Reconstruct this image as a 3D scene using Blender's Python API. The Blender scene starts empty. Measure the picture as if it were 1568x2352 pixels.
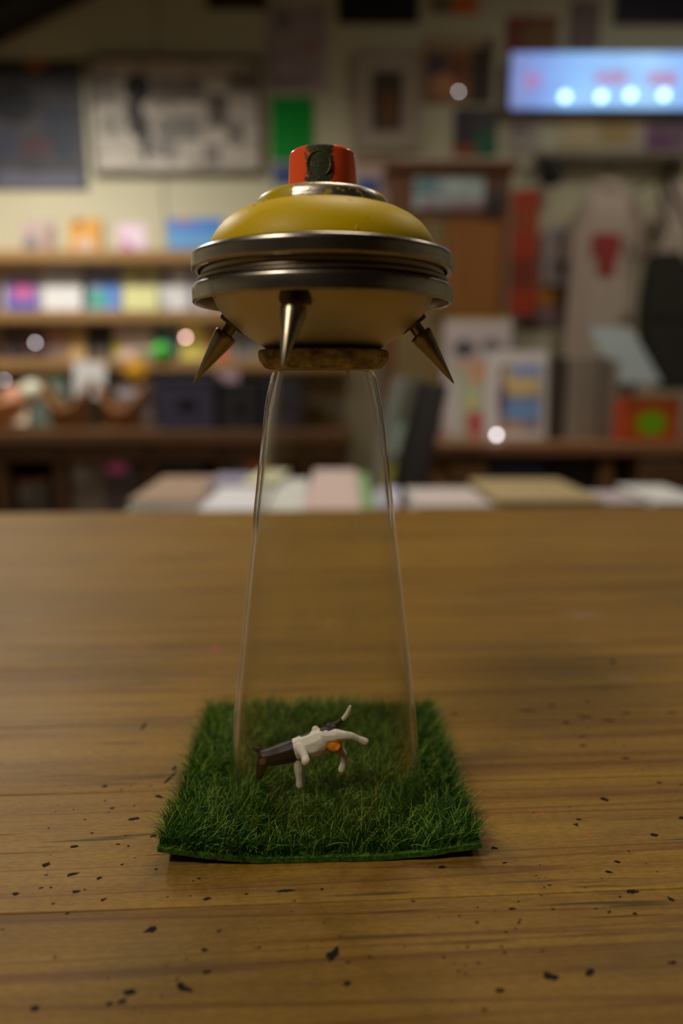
import bpy, bmesh, math, random
from mathutils import Vector, Matrix, noise

random.seed(7)
S = bpy.context.scene
COL = S.collection
PI = math.pi

# ------------------------------------------------------------------ camera
TABLE_Z = 0.900
CAM_Z = TABLE_Z + 0.121
PITCH = math.radians(10.66)
FPX = 1600.0                                   # focal length in pixels of the 1568x2352 frame
cam_d = bpy.data.cameras.new('camera')
cam_d.sensor_fit = 'VERTICAL'
cam_d.sensor_height = 23.52
cam_d.lens = 16.0
cam_d.clip_start = 0.01
cam_d.clip_end = 50
cam_d.dof.use_dof = True
cam_d.dof.focus_distance = 0.182
cam_d.dof.aperture_fstop = 3.2
cam_d.dof.aperture_blades = 0
cam = bpy.data.objects.new('camera', cam_d)
COL.objects.link(cam)
cam.location = (0, 0, CAM_Z)
cam.rotation_euler = (PI / 2 - PITCH, 0, 0)
S.camera = cam

# ------------------------------------------------------------------ world, exposure
w = bpy.data.worlds.new('world'); S.world = w
w.use_nodes = True
w.node_tree.nodes['Background'].inputs[0].default_value = (0.05, 0.045, 0.04, 1)
w.node_tree.nodes['Background'].inputs[1].default_value = 0.3
S.view_settings.view_transform = 'Standard'
S.view_settings.look = 'None'
S.view_settings.gamma = 1.0
S.view_settings.use_curve_mapping = False
S.view_settings.exposure = 0.0

# lamps of the room: name, position, watts, disc radius, colour, tilt (deg about x, y)
LAMPS = [
    ('over the shelves', (-1.00, 1.72, 2.10), 16.5, 0.09, (1.0, 0.95, 0.86), (0, 0)),
    ('over the counter', (1.05, 1.45, 2.45), 4.8, 0.09, (1.0, 0.91, 0.76), (0, 0)),
    ('over the table end', (-0.60, -0.30, 1.95), 8.4, 0.15, (1.0, 0.86, 0.68), (0, 0)),
    ('over the table middle', (0.10, 0.85, 2.15), 4.8, 0.15, (1.0, 0.86, 0.68), (0, 0)),
]
cy = S.cycles
cy.max_bounces = 7; cy.diffuse_bounces = 2; cy.glossy_bounces = 3; cy.transmission_bounces = 6; cy.transparent_max_bounces = 12
cy.caustics_reflective = False
cy.use_adaptive_sampling = True; cy.adaptive_threshold = 0.05

# ------------------------------------------------------------------ helpers
def lin(c):
    c /= 255.0
    return c / 12.92 if c <= 0.04045 else ((c + 0.055) / 1.055) ** 2.4
def A(r, g, b, k=1.0):
    """surface colour from a colour seen under light level k"""
    return tuple(min(0.9, lin(v) / k) for v in (r, g, b))
def at(px, py, Y):
    """a point of the place at distance Y in front of the camera seen at a pixel of the photograph"""
    u = (px - 784) / FPX; v = (1176 - py) / FPX
    d = Vector((u, math.cos(PITCH) + v * math.sin(PITCH), -math.sin(PITCH) + v * math.cos(PITCH)))
    return Vector((0, 0, CAM_Z)) + d * (Y / d.y)

def pyof(z, Y):
    """photograph row of a height z at distance Y"""
    e = math.atan2(z - CAM_Z, Y) + PITCH
    return 1176 - FPX * math.tan(e)

class NT:
    def __init__(s, name):
        s.m = bpy.data.materials.new(name); s.m.use_nodes = True
        s.t = s.m.node_tree; s.n = s.t.nodes; s.n.clear()
        s.out = s.n.new('ShaderNodeOutputMaterial')
    def add(s, typ, **kw):
        nd = s.n.new('ShaderNode' + typ)
        for k, v in kw.items():
            if k in ('operation', 'data_type', 'blend_type', 'noise_dimensions', 'feature', 'vector_type', 'object', 'attribute_name', 'use_clamp', 'distribution', 'invert'):
                setattr(nd, k, v)
            else:
                nd.inputs[k.replace('_', ' ')].default_value = v
        return nd
    def L(s, a, b): s.t.links.new(a, b)
    def math(s, op, a, b=None, clamp=False):
        nd = s.n.new('ShaderNodeMath'); nd.operation = op; nd.use_clamp = clamp
        for i, v in enumerate((a, b)):
            if v is None: continue
            if isinstance(v, (int, float)): nd.inputs[i].default_value = v
            else: s.L(v, nd.inputs[i])
        return nd.outputs[0]
    def mix(s, fac, a, b, blend='MIX'):
        nd = s.n.new('ShaderNodeMix'); nd.data_type = 'RGBA'; nd.blend_type = blend
        for i, v in ((0, fac), (6, a), (7, b)):
            if isinstance(v, (int, float)): nd.inputs[i].default_value = v
            elif isinstance(v, tuple): nd.inputs[i].default_value = (*v[:3], 1)
            else: s.L(v, nd.inputs[i])
        return nd.outputs[2]
    def ramp(s, fac, stops):
        nd = s.n.new('ShaderNodeValToRGB'); cr = nd.color_ramp
        while len(cr.elements) < len(stops): cr.elements.new(0.5)
        for e, (p, c) in zip(cr.elements, stops):
            e.position = p; e.color = (*c[:3], 1) if isinstance(c, tuple) else (c, c, c, 1)
        s.L(fac, nd.inputs[0]); return nd.outputs[0]
    def coord(s, kind='Object', obj=None, scale=(1, 1, 1), loc=(0, 0, 0), rot=(0, 0, 0)):
        tc = s.n.new('ShaderNodeTexCoord')
        if obj: tc.object = obj
        mp = s.n.new('ShaderNodeMapping'); mp.inputs['Scale'].default_value = scale
        mp.inputs['Location'].default_value = loc; mp.inputs['Rotation'].default_value = rot
        s.L(tc.outputs[kind], mp.inputs[0]); return mp.outputs[0]
    def noise(s, vec, scale=5, detail=3, rough=0.5, dist=0.0):
        nd = s.n.new('ShaderNodeTexNoise'); nd.inputs['Scale'].default_value = scale
        nd.inputs['Detail'].default_value = detail; nd.inputs['Roughness'].default_value = rough
        nd.inputs['Distortion'].default_value = dist
        s.L(vec, nd.inputs['Vector']); return nd.outputs['Fac']
    def bsdf(s, color, rough=0.5, metal=0.0, spec=0.5, **kw):
        b = s.n.new('ShaderNodeBsdfPrincipled')
        for k, v in (('Base Color', color), ('Roughness', rough), ('Metallic', metal), ('Specular IOR Level', spec)):
            if isinstance(v, tuple): b.inputs[k].default_value = (*v[:3], 1)
            elif isinstance(v, (int, float)): b.inputs[k].default_value = v
            else: s.L(v, b.inputs[k])
        for k, v in kw.items(): b.inputs[k.replace('_', ' ')].default_value = v
        s.b = b; s.L(b.outputs[0], s.out.inputs[0]); return b
    def bump(s, h, strength=0.3, dist=0.001):
        nd = s.n.new('ShaderNodeBump'); nd.inputs['Strength'].default_value = strength
        nd.inputs['Distance'].default_value = dist
        s.L(h, nd.inputs['Height']); s.L(nd.outputs[0], s.b.inputs['Normal']); return nd

MATS = {}
def plain(name, c, rough=0.6, metal=0.0, var=0.12, scale=8.0, spec=0.4):
    """plain painted / paper / cloth surface with slight mottling"""
    if name in MATS: return MATS[name]
    t = NT(name); v = t.coord('Object', scale=(scale,) * 3)
    n = t.noise(v, 3, 3)
    c2 = tuple(x * (1 - 2 * var) for x in c)
    t.bsdf(t.mix(n, c, c2), rough, metal, spec)
    MATS[name] = t.m; return t.m
def woodmat(name, c1, c2, axis=0, rough=0.5, sc=1.0):
    if name in MATS: return MATS[name]
    t = NT(name)
    s = [40 * sc] * 3; s[axis] = 2.5 * sc
    n = t.noise(t.coord('Object', scale=tuple(s)), 1, 4, 0.6, 0.4)
    s2 = [300 * sc] * 3; s2[axis] = 8 * sc
    n2 = t.noise(t.coord('Object', scale=tuple(s2)), 1, 2)
    c = t.ramp(t.math('ADD', t.math('MULTIPLY', n, 0.75), t.math('MULTIPLY', n2, 0.25)), [(0.32, c2), (0.68, c1)])
    t.bsdf(c, rough, spec=0.35)
    t.bump(n2, 0.15, 0.0008)
    MATS[name] = t.m; return t.m
def art(name, base, shapes=(), mottle=None, rough=0.55, ms=6.0, gen=True):
    """flat print: a base colour with printed rectangles and ovals in the sheet's own 0..1 frame"""
    t = NT(name)
    tc = t.n.new('ShaderNodeTexCoord')
    nz = t.n.new('ShaderNodeTexNoise'); nz.inputs['Scale'].default_value = ms; nz.inputs['Detail'].default_value = 4
    t.L(tc.outputs['Generated'], nz.inputs['Vector'])
    sx = t.n.new('ShaderNodeSeparateXYZ')
    wob = t.n.new('ShaderNodeMix'); wob.data_type = 'VECTOR'; wob.inputs[0].default_value = 0.06
    t.L(tc.outputs['Generated'], wob.inputs[4]); t.L(nz.outputs['Color'], wob.inputs[5])
    t.L(wob.outputs[1], sx.inputs[0])
    u, v = sx.outputs[0], sx.outputs[2]
    col = base
    if mottle:
        col = t.mix(t.ramp(nz.outputs['Fac'], [(0.42, 0.0), (0.6, 1.0)]), base, mottle)
    for kind, cx, cy, hw, hh, c in shapes:
        a = t.math('ABSOLUTE', t.math('SUBTRACT', u, cx)); b = t.math('ABSOLUTE', t.math('SUBTRACT', v, cy))
        a = t.math('DIVIDE', a, hw); b = t.math('DIVIDE', b, hh)
        if kind == 'r':
            m = t.math('LESS_THAN', t.math('MAXIMUM', a, b), 1.0)
        else:
            m = t.math('LESS_THAN', t.math('ADD', t.math('MULTIPLY', a, a), t.math('MULTIPLY', b, b)), 1.0)
        col = t.mix(m, col, c)
    t.bsdf(col, rough, spec=0.35)
    return t.m
def emat(name, c, s):
    t = NT(name); e = t.n.new('ShaderNodeEmission')
    e.inputs[0].default_value = (*c, 1); e.inputs[1].default_value = s
    t.L(e.outputs[0], t.out.inputs[0]); return t.m

# ---- mesh helpers
def obj(name, bm, mat, parent=None, loc=None, rot=None, smooth=False, sharp=40):
    me = bpy.data.meshes.new(name)
    bm.normal_update(); bm.to_mesh(me); bm.free()
    if smooth:
        me.shade_smooth(); me.set_sharp_from_angle(angle=math.radians(sharp))
    for m in (mat if isinstance(mat, (list, tuple)) else [mat]): me.materials.append(m)
    o = bpy.data.objects.new(name, me); COL.objects.link(o)
    if parent: o.parent = parent
    if loc is not None: o.location = loc
    if rot is not None: o.rotation_euler = rot
    return o
def inst(name, me, parent, loc, rot=(0, 0, 0)):
    o = bpy.data.objects.new(name, me); COL.objects.link(o); o.parent = parent
    o.location = loc; o.rotation_euler = rot; return o
def tag(o, label, cat, group=None):
    o['label'] = label; o['category'] = cat
    if group: o['group'] = group
    return o
def thing(name, label, cat, loc=(0, 0, 0), rot=(0, 0, 0), group=None):
    o = bpy.data.objects.new(name, None); COL.objects.link(o)
    o.empty_display_size = 0.02
    o.location = loc; o.rotation_euler = rot
    return tag(o, label, cat, group)
def struct(o): o['kind'] = 'structure'; return o
def addbox(bm, c, s, bev=0.0, rot=None):
    r = bmesh.ops.create_cube(bm, size=1.0)
    vs = r['verts']
    bmesh.ops.scale(bm, vec=s, verts=vs)
    if bev > 0:
        es = list({e for v in vs for e in v.link_edges})
        rr = bmesh.ops.bevel(bm, geom=es, offset=bev, segments=2, affect='EDGES', profile=0.5)
        vs = list({v for f in rr['faces'] for v in f.verts} | {v for v in vs if v.is_valid})
    if rot is not None: bmesh.ops.rotate(bm, cent=(0, 0, 0), matrix=rot, verts=vs)
    bmesh.ops.translate(bm, vec=c, verts=vs)
    return vs
def boxm(c, s, bev=0.0):
    bm = bmesh.new(); addbox(bm, c, s, bev); return bm
def lathe(prof, seg=96, mm=True, close=False):
    """prof: list of (r, z); spun about z"""
    bm = bmesh.new(); k = 0.001 if mm else 1.0
    rings = []
    for r, z in prof:
        if r <= 1e-6: rings.append([bm.verts.new((0, 0, z * k))])
        else: rings.append([bm.verts.new((r * k * math.cos(2 * PI * i / seg), r * k * math.sin(2 * PI * i / seg), z * k)) for i in range(seg)])
    pairs = list(zip(rings[:-1], rings[1:]))
    if close: pairs.append((rings[-1], rings[0]))
    for a, b in pairs:
        for i in range(seg):
            j = (i + 1) % seg
            if len(a) == 1 and len(b) == 1: continue
            if len(a) == 1: bm.faces.new((a[0], b[j], b[i]))
            elif len(b) == 1: bm.faces.new((a[i], a[j], b[0]))
            else: bm.faces.new((a[i], a[j], b[j], b[i]))
    bmesh.ops.recalc_face_normals(bm, faces=bm.faces)
    return bm
def arc(cx, cz, r, a0, a1, n=6, rz=None):
    rz = r if rz is None else rz
    return [(cx + r * math.cos(math.radians(a0 + (a1 - a0) * i / n)), cz + rz * math.sin(math.radians(a0 + (a1 - a0) * i / n))) for i in range(n + 1)]
def tube(bm, pts, rad, seg=8, cap=True, flat=1.0):
    """round tube through pts; rad: number or list"""
    pts = [Vector(p) for p in pts]; n = len(pts)
    rads = rad if isinstance(rad, (list, tuple)) else [rad] * n
    rings = []; ref = None
    for i, p in enumerate(pts):
        d = (pts[min(i + 1, n - 1)] - pts[max(i - 1, 0)]).normalized()
        if ref is None:
            ref = Vector((0, 0, 1)) if abs(d.z) < 0.9 else Vector((1, 0, 0))
        x = d.cross(ref).normalized(); y = x.cross(d).normalized(); ref = y
        rings.append([bm.verts.new(p + x * (rads[i] * math.cos(2 * PI * k / seg)) + y * (rads[i] * flat * math.sin(2 * PI * k / seg))) for k in range(seg)])
    for a, b in zip(rings[:-1], rings[1:]):
        for i in range(seg):
            j = (i + 1) % seg; bm.faces.new((a[i], a[j], b[j], b[i]))
    if cap:
        bm.faces.new(rings[0][::-1]); bm.faces.new(rings[-1])
    return bm

# ================================================================== THE ROOM
M_wall = plain('cream painted board', A(234, 228, 196), 0.7, var=0.04, scale=2)
M_floor = woodmat('dark floor boards', A(90, 62, 40), A(60, 40, 26), 0)
M_ceil = plain('dark ceiling boards', A(70, 62, 50), 0.8)
M_dark = plain('black painted wood', A(26, 24, 22), 0.6)

WX, WY0, WY1, WZ = 2.3, -1.7, 2.52, 2.75
struct(obj('floor', boxm((0, (WY0 + WY1) / 2, -0.03), (2 * WX, WY1 - WY0, 0.06)), M_floor))
struct(obj('ceiling', boxm((0, (WY0 + WY1) / 2, WZ + 0.03), (2 * WX, WY1 - WY0, 0.06)), M_ceil))
struct(obj('wall_left', boxm((-WX - 0.04, (WY0 + WY1) / 2, WZ / 2), (0.08, WY1 - WY0, WZ)), M_wall))
struct(obj('wall_right', boxm((WX + 0.04, (WY0 + WY1) / 2, WZ / 2), (0.08, WY1 - WY0, WZ)), M_wall))
M_wallf = plain('brown wall behind the camera', A(84, 70, 56), 0.8)
struct(obj('wall_front', boxm((0, WY0 - 0.04, WZ / 2), (2 * WX, 0.08, WZ)), M_wallf))
wb = struct(obj('wall_back', boxm((0, WY1 + 0.06, WZ / 2), (2 * WX, 0.08, WZ)), M_wall))
for i, (x0, x1) in enumerate(((-2.3, -1.8), (-1.8, -0.6), (-0.6, 0.6), (0.6, 1.8), (1.8, 2.3))):
    obj('wall_panel', boxm(((x0 + x1) / 2, WY1 + 0.011, WZ / 2), (x1 - x0 - 0.004, 0.022, WZ), 0.002), M_wall, wb)
# dark sloping rafter in the upper left corner
p0, p1 = at(-140, 110, 2.35), at(230, -75, 2.35)
d = p1 - p0
rb = bmesh.new(); addbox(rb, (0, 0, 0), (d.length + 0.9, 0.16, 0.15), 0.006)
struct(obj('trim_1', rb, M_dark, None, (p0 + p1) / 2 + Vector((-0.03, 0.06, 0.085)), (0, -math.atan2(d.z, d.x), 0)))

# ================================================================== LAMPS (outside the picture)
M_shade = plain('black enamel shade', A(30, 28, 26), 0.4)
M_shin = plain('white enamel inside', A(235, 230, 220), 0.5)
M_bulb = emat('warm bulb', (1.0, 0.8, 0.55), 6.0)
for nm, p, watt, rad, c, tilt in LAMPS:
    L = thing('pendant_lamp', 'black enamel pendant lamp hanging ' + nm, 'lamp', p, (math.radians(tilt[0]), math.radians(tilt[1]), 0))
    R = rad * 1000
    bm = lathe([(R + 14, -8), (R + 4, 20), (R * 0.75, 70), (30, 110), (22, 130), (18, 128), (26, 108), (R * 0.75 - 4, 66), (R, 18), (R + 11, -8)], 40, close=True)
    obj('lamp_shade', bm, M_shade, L, smooth=True)
    bm = bmesh.new(); tube(bm, [(0, 0, 0.12), (0, 0, WZ - p[2])], 0.004); obj('cord', bm, M_dark, L)
    obj('bulb', lathe([(0, 20), (18, 26), (28, 44), (26, 62), (14, 84), (13, 120), (0, 120)], 20), M_bulb, L, smooth=True)
    ld = bpy.data.lights.new('lamp_light', 'AREA'); ld.shape = 'DISK'; ld.size = rad * 2; ld.energy = watt; ld.color = c
    lo = bpy.data.objects.new('lamp_light', ld); COL.objects.link(lo); lo.parent = L; lo.location = (0, 0, 0.012)

# ================================================================== TABLE
TROT = math.radians(3.0)
table = thing('work_table', 'scratched ink-spattered pine table top in the foreground', 'table', (0, 0.2, 0), (0, 0, TROT))
inv = Matrix.Rotation(-TROT, 4, 'Z') @ Matrix.Translation((0, -0.2, 0))
def ontable(px, py):
    u = (px - 784) / FPX; v = (1176 - py) / FPX
    d = Vector((u, math.cos(PITCH) + v * math.sin(PITCH), -math.sin(PITCH) + v * math.cos(PITCH)))
    p = Vector((0, 0, CAM_Z)) + d * ((TABLE_Z - CAM_Z) / d.z)
    return inv @ p
DROPS = [  # px, py, hl, hw, angle, kind
    (765, 2192, 1.9, 1.0, 0.9, 'k'), (1262, 2242, 1.5, .9, -.2, 'k'), (1354, 2234, 1.2, .7, .6, 'k'), (106, 1986, 1.0, .8, .5, 'k'),
    (168, 2008, 1.1, .6, .3, 'k'), (307, 1881, 1.6, .6, 0, 'k'), (366, 1830, 1.2, .6, -.5, 'k'), (392, 1785, 2.8, .6, 1.2, 'k'),
    (400, 1765, 1.6, .5, 1.5, 'k'), (330, 1668, 2.6, .5, 1.4, 'k'), (240, 1806, .8, .5, .2, 'k'), (258, 1856, .7, .4, .4, 'k'),
    (347, 2136, 1.2, .7, .5, 'k'), (475, 2064, .9, .5, .4, 'k'), (660, 2046, 2.0, .5, 0.05, 'k'), (297, 2279, 1.2, .7, .1, 'k'),
    (425, 2272, 1.5, .6, -.3, 'k'), (415, 2263, .8, .6, 1.2, 'k'), (250, 2306, .7, .5, .2, 'k'), (280, 2300, .8, .6, .4, 'k'), (80, 2316, .9, .7, .2, 'k'),
    (170, 1945, .9, .5, .1, 'k'), (352, 1920, .9, .5, .2, 'k'), (36, 2053, .8, .5, -.2, 'k'), (176, 2048, .8, .5, .2, 'k'), (228, 2017, .7, .5, .4, 'k'), (238, 2066, .8, .4, .7, 'k'), (470, 2182, .8, .5, -.2, 'k'), (475, 2232, .9, .4, .1, 'k'),
    (1212, 1632, 3.0, .5, -.15, 'k'), (1345, 1646, 2.4, .6, -.2, 'k'), (1396, 1655, 2.4, .6, -.05, 'k'), (1300, 1660, 1.3, .6, -.2, 'k'), (1267, 1620, 1.5, .7, .3, 'k'), (1436, 1638, 1.6, .7, -.2, 'k'), (1407, 1520, 1.6, 1.2, 1.2, 'k'),
    (1540, 1637, 1.8, .5, 0, 'k'), (1348, 1610, 1.0, .6, 0, 'k'), (1338, 1712, 1.2, .5, .2, 'k'), (1336, 1692, .9, .5, .2, 'k'), (1437, 1742, 1.2, .5, 0, 'k'), (1045, 1640, 1.0, .6, .5, 'k'),
    (1388, 1836, 1.2, .8, -.6, 'k'), (1322, 1894, .7, .6, 0, 'k'), (1328, 1882, .8, .4, 0, 'k'), (1502, 1918, 1.0, .6, -.2, 'k'), (1452, 2048, 1.3, .6, 0, 'k'), (1540, 2065, .9, .6, -.8, 'k'), (1458, 2099, .5, .4, 0, 'k'), (1398, 2003, .8, .4, -.3, 'k'), (1418, 1980, .8, .4, -.4, 'k'),
    (1135, 1948, 1.0, .5, 0, 'k'), (1015, 1992, .9, .5, 0, 'k'), (1176, 2087, .9, .4, 0, 'k'), (797, 2259, .8, .6, .5, 'k'), (1148, 2275, 1.0, .5, 0, 'k'), (1542, 2211, 1.2, .4, 0, 'k'), (1513, 1798, .8, .5, 0, 'k'), (1566, 1879, 1.0, .7, 0, 'k'),
    (497, 1490, 2.4, 1.3, .2, 'p'), (449, 1566, 1.6, 1.0, .8, 'p'), (437, 1620, 1.6, .8, 0, 'q'), (1244, 1868, .7, .5, 0, 'q'), (1356, 1919, .9, .4, 0, 'q'),
    (1340, 1412, 16, 7, 0, 'w'), (1350, 1472, 14, 3.5, 0, 'w'), (1425, 1556, 8, 5, 0, 'w'),
]
def table_mat():
    t = NT('worn oiled pine')
    oi = t.n.new('ShaderNodeObjectInfo')
    off = t.n.new('ShaderNodeCombineXYZ'); t.L(t.math('MULTIPLY', oi.outputs['Random'], 3.7), off.inputs[0]); t.L(t.math('MULTIPLY', oi.outputs['Random'], 0.02), off.inputs[1])
    tc = t.n.new('ShaderNodeTexCoord'); tc.object = table
    base = t.n.new('ShaderNodeVectorMath'); base.operation = 'ADD'
    t.L(tc.outputs['Object'], base.inputs[0]); t.L(off.outputs[0], base.inputs[1])
    def mp(src, sc, loc=(0, 0, 0), rot=(0, 0, 0)):
        m = t.n.new('ShaderNodeMapping'); m.inputs['Scale'].default_value = sc; m.inputs['Location'].default_value = loc; m.inputs['Rotation'].default_value = rot
        t.L(src, m.inputs[0]); return m.outputs[0]
    B = base.outputs[0]; T = tc.outputs['Object']
    bands = t.noise(mp(B, (2.2, 95, 1)), 1, 3, 0.55, 0.6)
    bands2 = t.noise(mp(B, (5, 260, 1), (3, 1, 0)), 1, 3, 0.6, 0.3)
    fine = t.noise(mp(B, (55, 2000, 1)), 1, 3, 0.65)
    big = t.noise(mp(T, (9, 14, 1)), 1, 3, 0.5)
    grey = t.noise(mp(T, (16, 45, 1), (7, 3, 0)), 1, 4, 0.6)
    f = t.math('ADD', t.math('MULTIPLY', bands, 0.46), t.math('ADD', t.math('MULTIPLY', bands2, 0.30), t.math('MULTIPLY', fine, 0.24)))
    c = t.ramp(f, [(0.36, (.145, .062, .007)), (0.45, (.255, .136, .016)), (0.54, (.325, .183, .024)), (0.66, (.375, .22, .034))])
    # narrow reddish latewood lines
    late = t.ramp(t.noise(mp(B, (1.3, 62, 1), (1, 9, 0)), 1, 2, 0.5, 0.5), [(0.485, 0.0), (0.5, 1.0), (0.515, 0.0)])
    c = t.mix(t.math('MULTIPLY', late, 0.75), c, (.13, .036, .006))
    tint = t.n.new('ShaderNodeHueSaturation'); t.L(c, tint.inputs['Color'])
    t.L(t.math('ADD', 0.88, t.math('MULTIPLY', oi.outputs['Random'], 0.22)), tint.inputs['Value'])
    c = tint.outputs[0]
    c = t.mix(t.ramp(big, [(0.35, 0.0), (0.75, 0.35)]), c, (.17, .095, .022))
    c = t.mix(t.ramp(grey, [(0.52, 0.0), (0.72, 0.55)]), c, (.135, .098, .038))
    mott = t.noise(mp(T, (380, 1300, 1), (9, 9, 0)), 1, 3, 0.65)
    c = t.mix(t.ramp(mott, [(0.42, 0.32), (0.6, 0.0)]), c, (.11, .055, .010))
    # pores: short dark dashes along the grain
    pore = t.ramp(t.noise(mp(T, (22, 520, 1), (5, 2, 0)), 1, 2, 0.5), [(0.62, 0.0), (0.68, 1.0)])
    gate = t.ramp(t.noise(mp(T, (8, 30, 1), (2, 8, 0)), 1, 2), [(0.5, 0.0), (0.6, 1.0)])
    c = t.mix(t.math('MULTIPLY', t.math('MULTIPLY', pore, gate), 0.75), c, (.028, .016, .007))
    wob = t.noise(mp(T, (420, 420, 1)), 1, 3, 0.6)
    acc = {}
    for px, py, hl, hw, a, k in [d_ for d_ in DROPS if d_[5] in 'pqw']:
        p = ontable(px, py)
        m = t.n.new('ShaderNodeMapping'); m.vector_type = 'TEXTURE'
        m.inputs['Location'].default_value = p; m.inputs['Rotation'].default_value = (0, 0, a)
        m.inputs['Scale'].default_value = (hl * .001, hw * .001, 10)
        t.L(T, m.inputs[0])
        ln = t.n.new('ShaderNodeVectorMath'); ln.operation = 'LENGTH'; t.L(m.outputs[0], ln.inputs[0])
        v = ln.outputs['Value']
        acc[k] = v if k not in acc else t.math('MINIMUM', acc[k], v)
    for k, colr, st in (('w', (.33, .205, .13), .40), ('q', A(170, 55, 60, .6), .6), ('p', A(150, 30, 80, .55), .9)):
        e = t.math('ADD', acc[k], t.math('MULTIPLY', t.math('SUBTRACT', wob, 0.5), 2.2))
        mk = t.ramp(e, [(0.6 if k != 'w' else 0.2, 1.0), (1.0, 0.0)])
        c = t.mix(t.math('MULTIPLY', mk, st), c, colr)
    rough = t.math('ADD', 0.42, t.math('MULTIPLY', big, 0.2))
    t.bsdf(c, rough, spec=0.22)
    t.bump(t.math('ADD', t.math('MULTIPLY', bands2, 0.6), t.math('ADD', t.math('MULTIPLY', fine, 0.4), t.math('MULTIPLY', pore, -0.5))), 0.25, 0.0004)
    return t.m
M_table = table_mat()
y = 0.452; k = 0
widths = [0.062, 0.055, 0.066, 0.058, 0.064, 0.060, 0.052, 0.042, 0.048, 0.060, 0.058, 0.064, 0.06, 0.06, 0.06]
for wd in widths:
    bm = boxm((0, 0, 0), (1.9, wd - 0.0001, 0.036), 0.0003)
    obj('plank', bm, M_table, table, (0, y - wd / 2, TABLE_Z - 0.018))
    y -= wd
yend = y
# dried ink drops on the boards
M_ink = plain('dried black ink', (.012, .009, .007), 0.75, spec=0.15)
rd = random.Random(11)
for px, py, hl, hw, a, k in DROPS:
    if k != 'k': continue
    p = ontable(px, py); n = 26; q = rd.random() * 50
    bm = bmesh.new(); ring = []; r2 = []
    for i in range(n):
        th = 2 * PI * i / n; rr = 1.05 + .55 * noise.noise(Vector((math.cos(th) * 1.3 + q, math.sin(th) * 1.3, q))) + .45 * noise.noise(Vector((math.cos(th) * 4 + q, math.sin(th) * 4, q)))
        x, yv = hl * .001 * rr * math.cos(th), hw * .001 * rr * math.sin(th)
        ring.append(bm.verts.new((x, yv, 0))); r2.append(bm.verts.new((x * .8, yv * .8, .00006)))
    for i in range(n): bm.faces.new((ring[i], ring[(i + 1) % n], r2[(i + 1) % n], r2[i]))
    bm.faces.new(r2)
    obj('ink_drop', bm, M_ink, table, (p.x, p.y, TABLE_Z + .00001), (0, 0, a))
# finer spatter around the larger drops, sharing a few shapes
specks = []
for k in range(5):
    bm = bmesh.new(); n = 9; c0 = bm.verts.new((0, 0, .00005)); ring = []
    for i in range(n):
        th = 2 * PI * i / n; rr = rd.uniform(.6, 1.25)
        ring.append(bm.verts.new((.00034 * rr * math.cos(th) * rd.uniform(1, 1.5), .00024 * rr * math.sin(th), 0)))
    for i in range(n): bm.faces.new((c0, ring[i], ring[(i + 1) % n]))
    me = bpy.data.meshes.new('ink_speck'); bm.to_mesh(me); bm.free(); me.materials.append(M_ink); specks.append(me)
cent = [(270, 1850), (330, 1790), (180, 1960), (110, 2040), (300, 2260), (500, 2180), (1330, 1680), (1420, 1860), (1360, 1650), (1330, 2080), (1480, 2040), (1180, 2080), (1000, 2200), (90, 1860), (640, 2060), (1240, 1980), (1050, 2120), (1480, 1700), (420, 2040), (60, 2180)]
for k in range(150):
    cx, cyp = rd.choice(cent)
    px, py = cx + rd.gauss(0, 90), cyp + rd.gauss(0, 45)
    if py > 2345 or py < 1560 or (350 < px < 1130 and 1590 < py < 1995): continue
    p = ontable(px, py); f = rd.uniform(.6, 1.5)
    o = inst('ink_speck', rd.choice(specks), table, (p.x, p.y, TABLE_Z + .00001), (0, 0, rd.uniform(-.6, .6))); o.scale = (f, f, 1)
M_tleg = woodmat('pine table leg', A(150, 105, 55), A(110, 72, 34), 2)
for sx in (-1, 1):
    for yy in (0.40, yend + 0.06):
        obj('leg', boxm((sx * 0.86, yy, 0.432), (0.07, 0.07, 0.864), 0.003), M_tleg, table)
for yy in (0.40, yend + 0.06):
    obj('apron', boxm((0, yy, 0.815), (1.64, 0.025, 0.09), 0.002), M_tleg, table)
for sx in (-1, 1):
    obj('apron', boxm((sx * 0.86, (0.40 + yend + 0.06) / 2, 0.815), (0.025, 0.40 - yend - 0.14, 0.09), 0.002), M_tleg, table)

# ================================================================== GRASS MAT
MATC = Vector((-0.0066, 0.1995, TABLE_Z)); MROT = math.radians(1.9); MW = 0.0825
mat_o = thing('artificial_grass_mat', 'square of green artificial grass with curled front corners on the table', 'grass mat', MATC, (0, 0, MROT))
def matz(x, y):
    """height of the mat's underside above the table: front corners curl up"""
    fx = max(0.0, abs(x) / (MW / 2) - 0.30) / 0.70
    fy = max(0.0, (-y) / (MW / 2) - 0.35) / 0.65
    lift = (0.0040 if x < 0 else 0.0030) * (fx ** 1.6) * (fy ** 1.3)
    return 0.0002 + lift
def felt():
    t = NT('green felt backing')
    n = t.noise(t.coord('Object', scale=(900,) * 3), 1, 3)
    t.bsdf(t.ramp(n, [(0.3, (.02, .065, .006)), (0.7, (.09, .20, .025))]), 0.9, spec=0.1); t.bump(n, 0.6, 0.0004)
    return t.m
bm = bmesh.new(); N = 40; T = 0.0014
def edgejit(a, b): return (noise.noise(Vector((a * 160, b * 160, 3))) * 0.0004)
top = [[None] * (N + 1) for _ in range(N + 1)]; bot = [[None] * (N + 1) for _ in range(N + 1)]
for i in range(N + 1):
    for j in range(N + 1):
        x = (i / N - .5) * MW; yv = (j / N - .5) * MW
        if i in (0, N): x += edgejit(yv, i)
        if j in (0, N): yv += edgejit(x, j)
        z = matz(x, yv)
        top[i][j] = bm.verts.new((x, yv, z + T)); bot[i][j] = bm.verts.new((x, yv, z))
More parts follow.
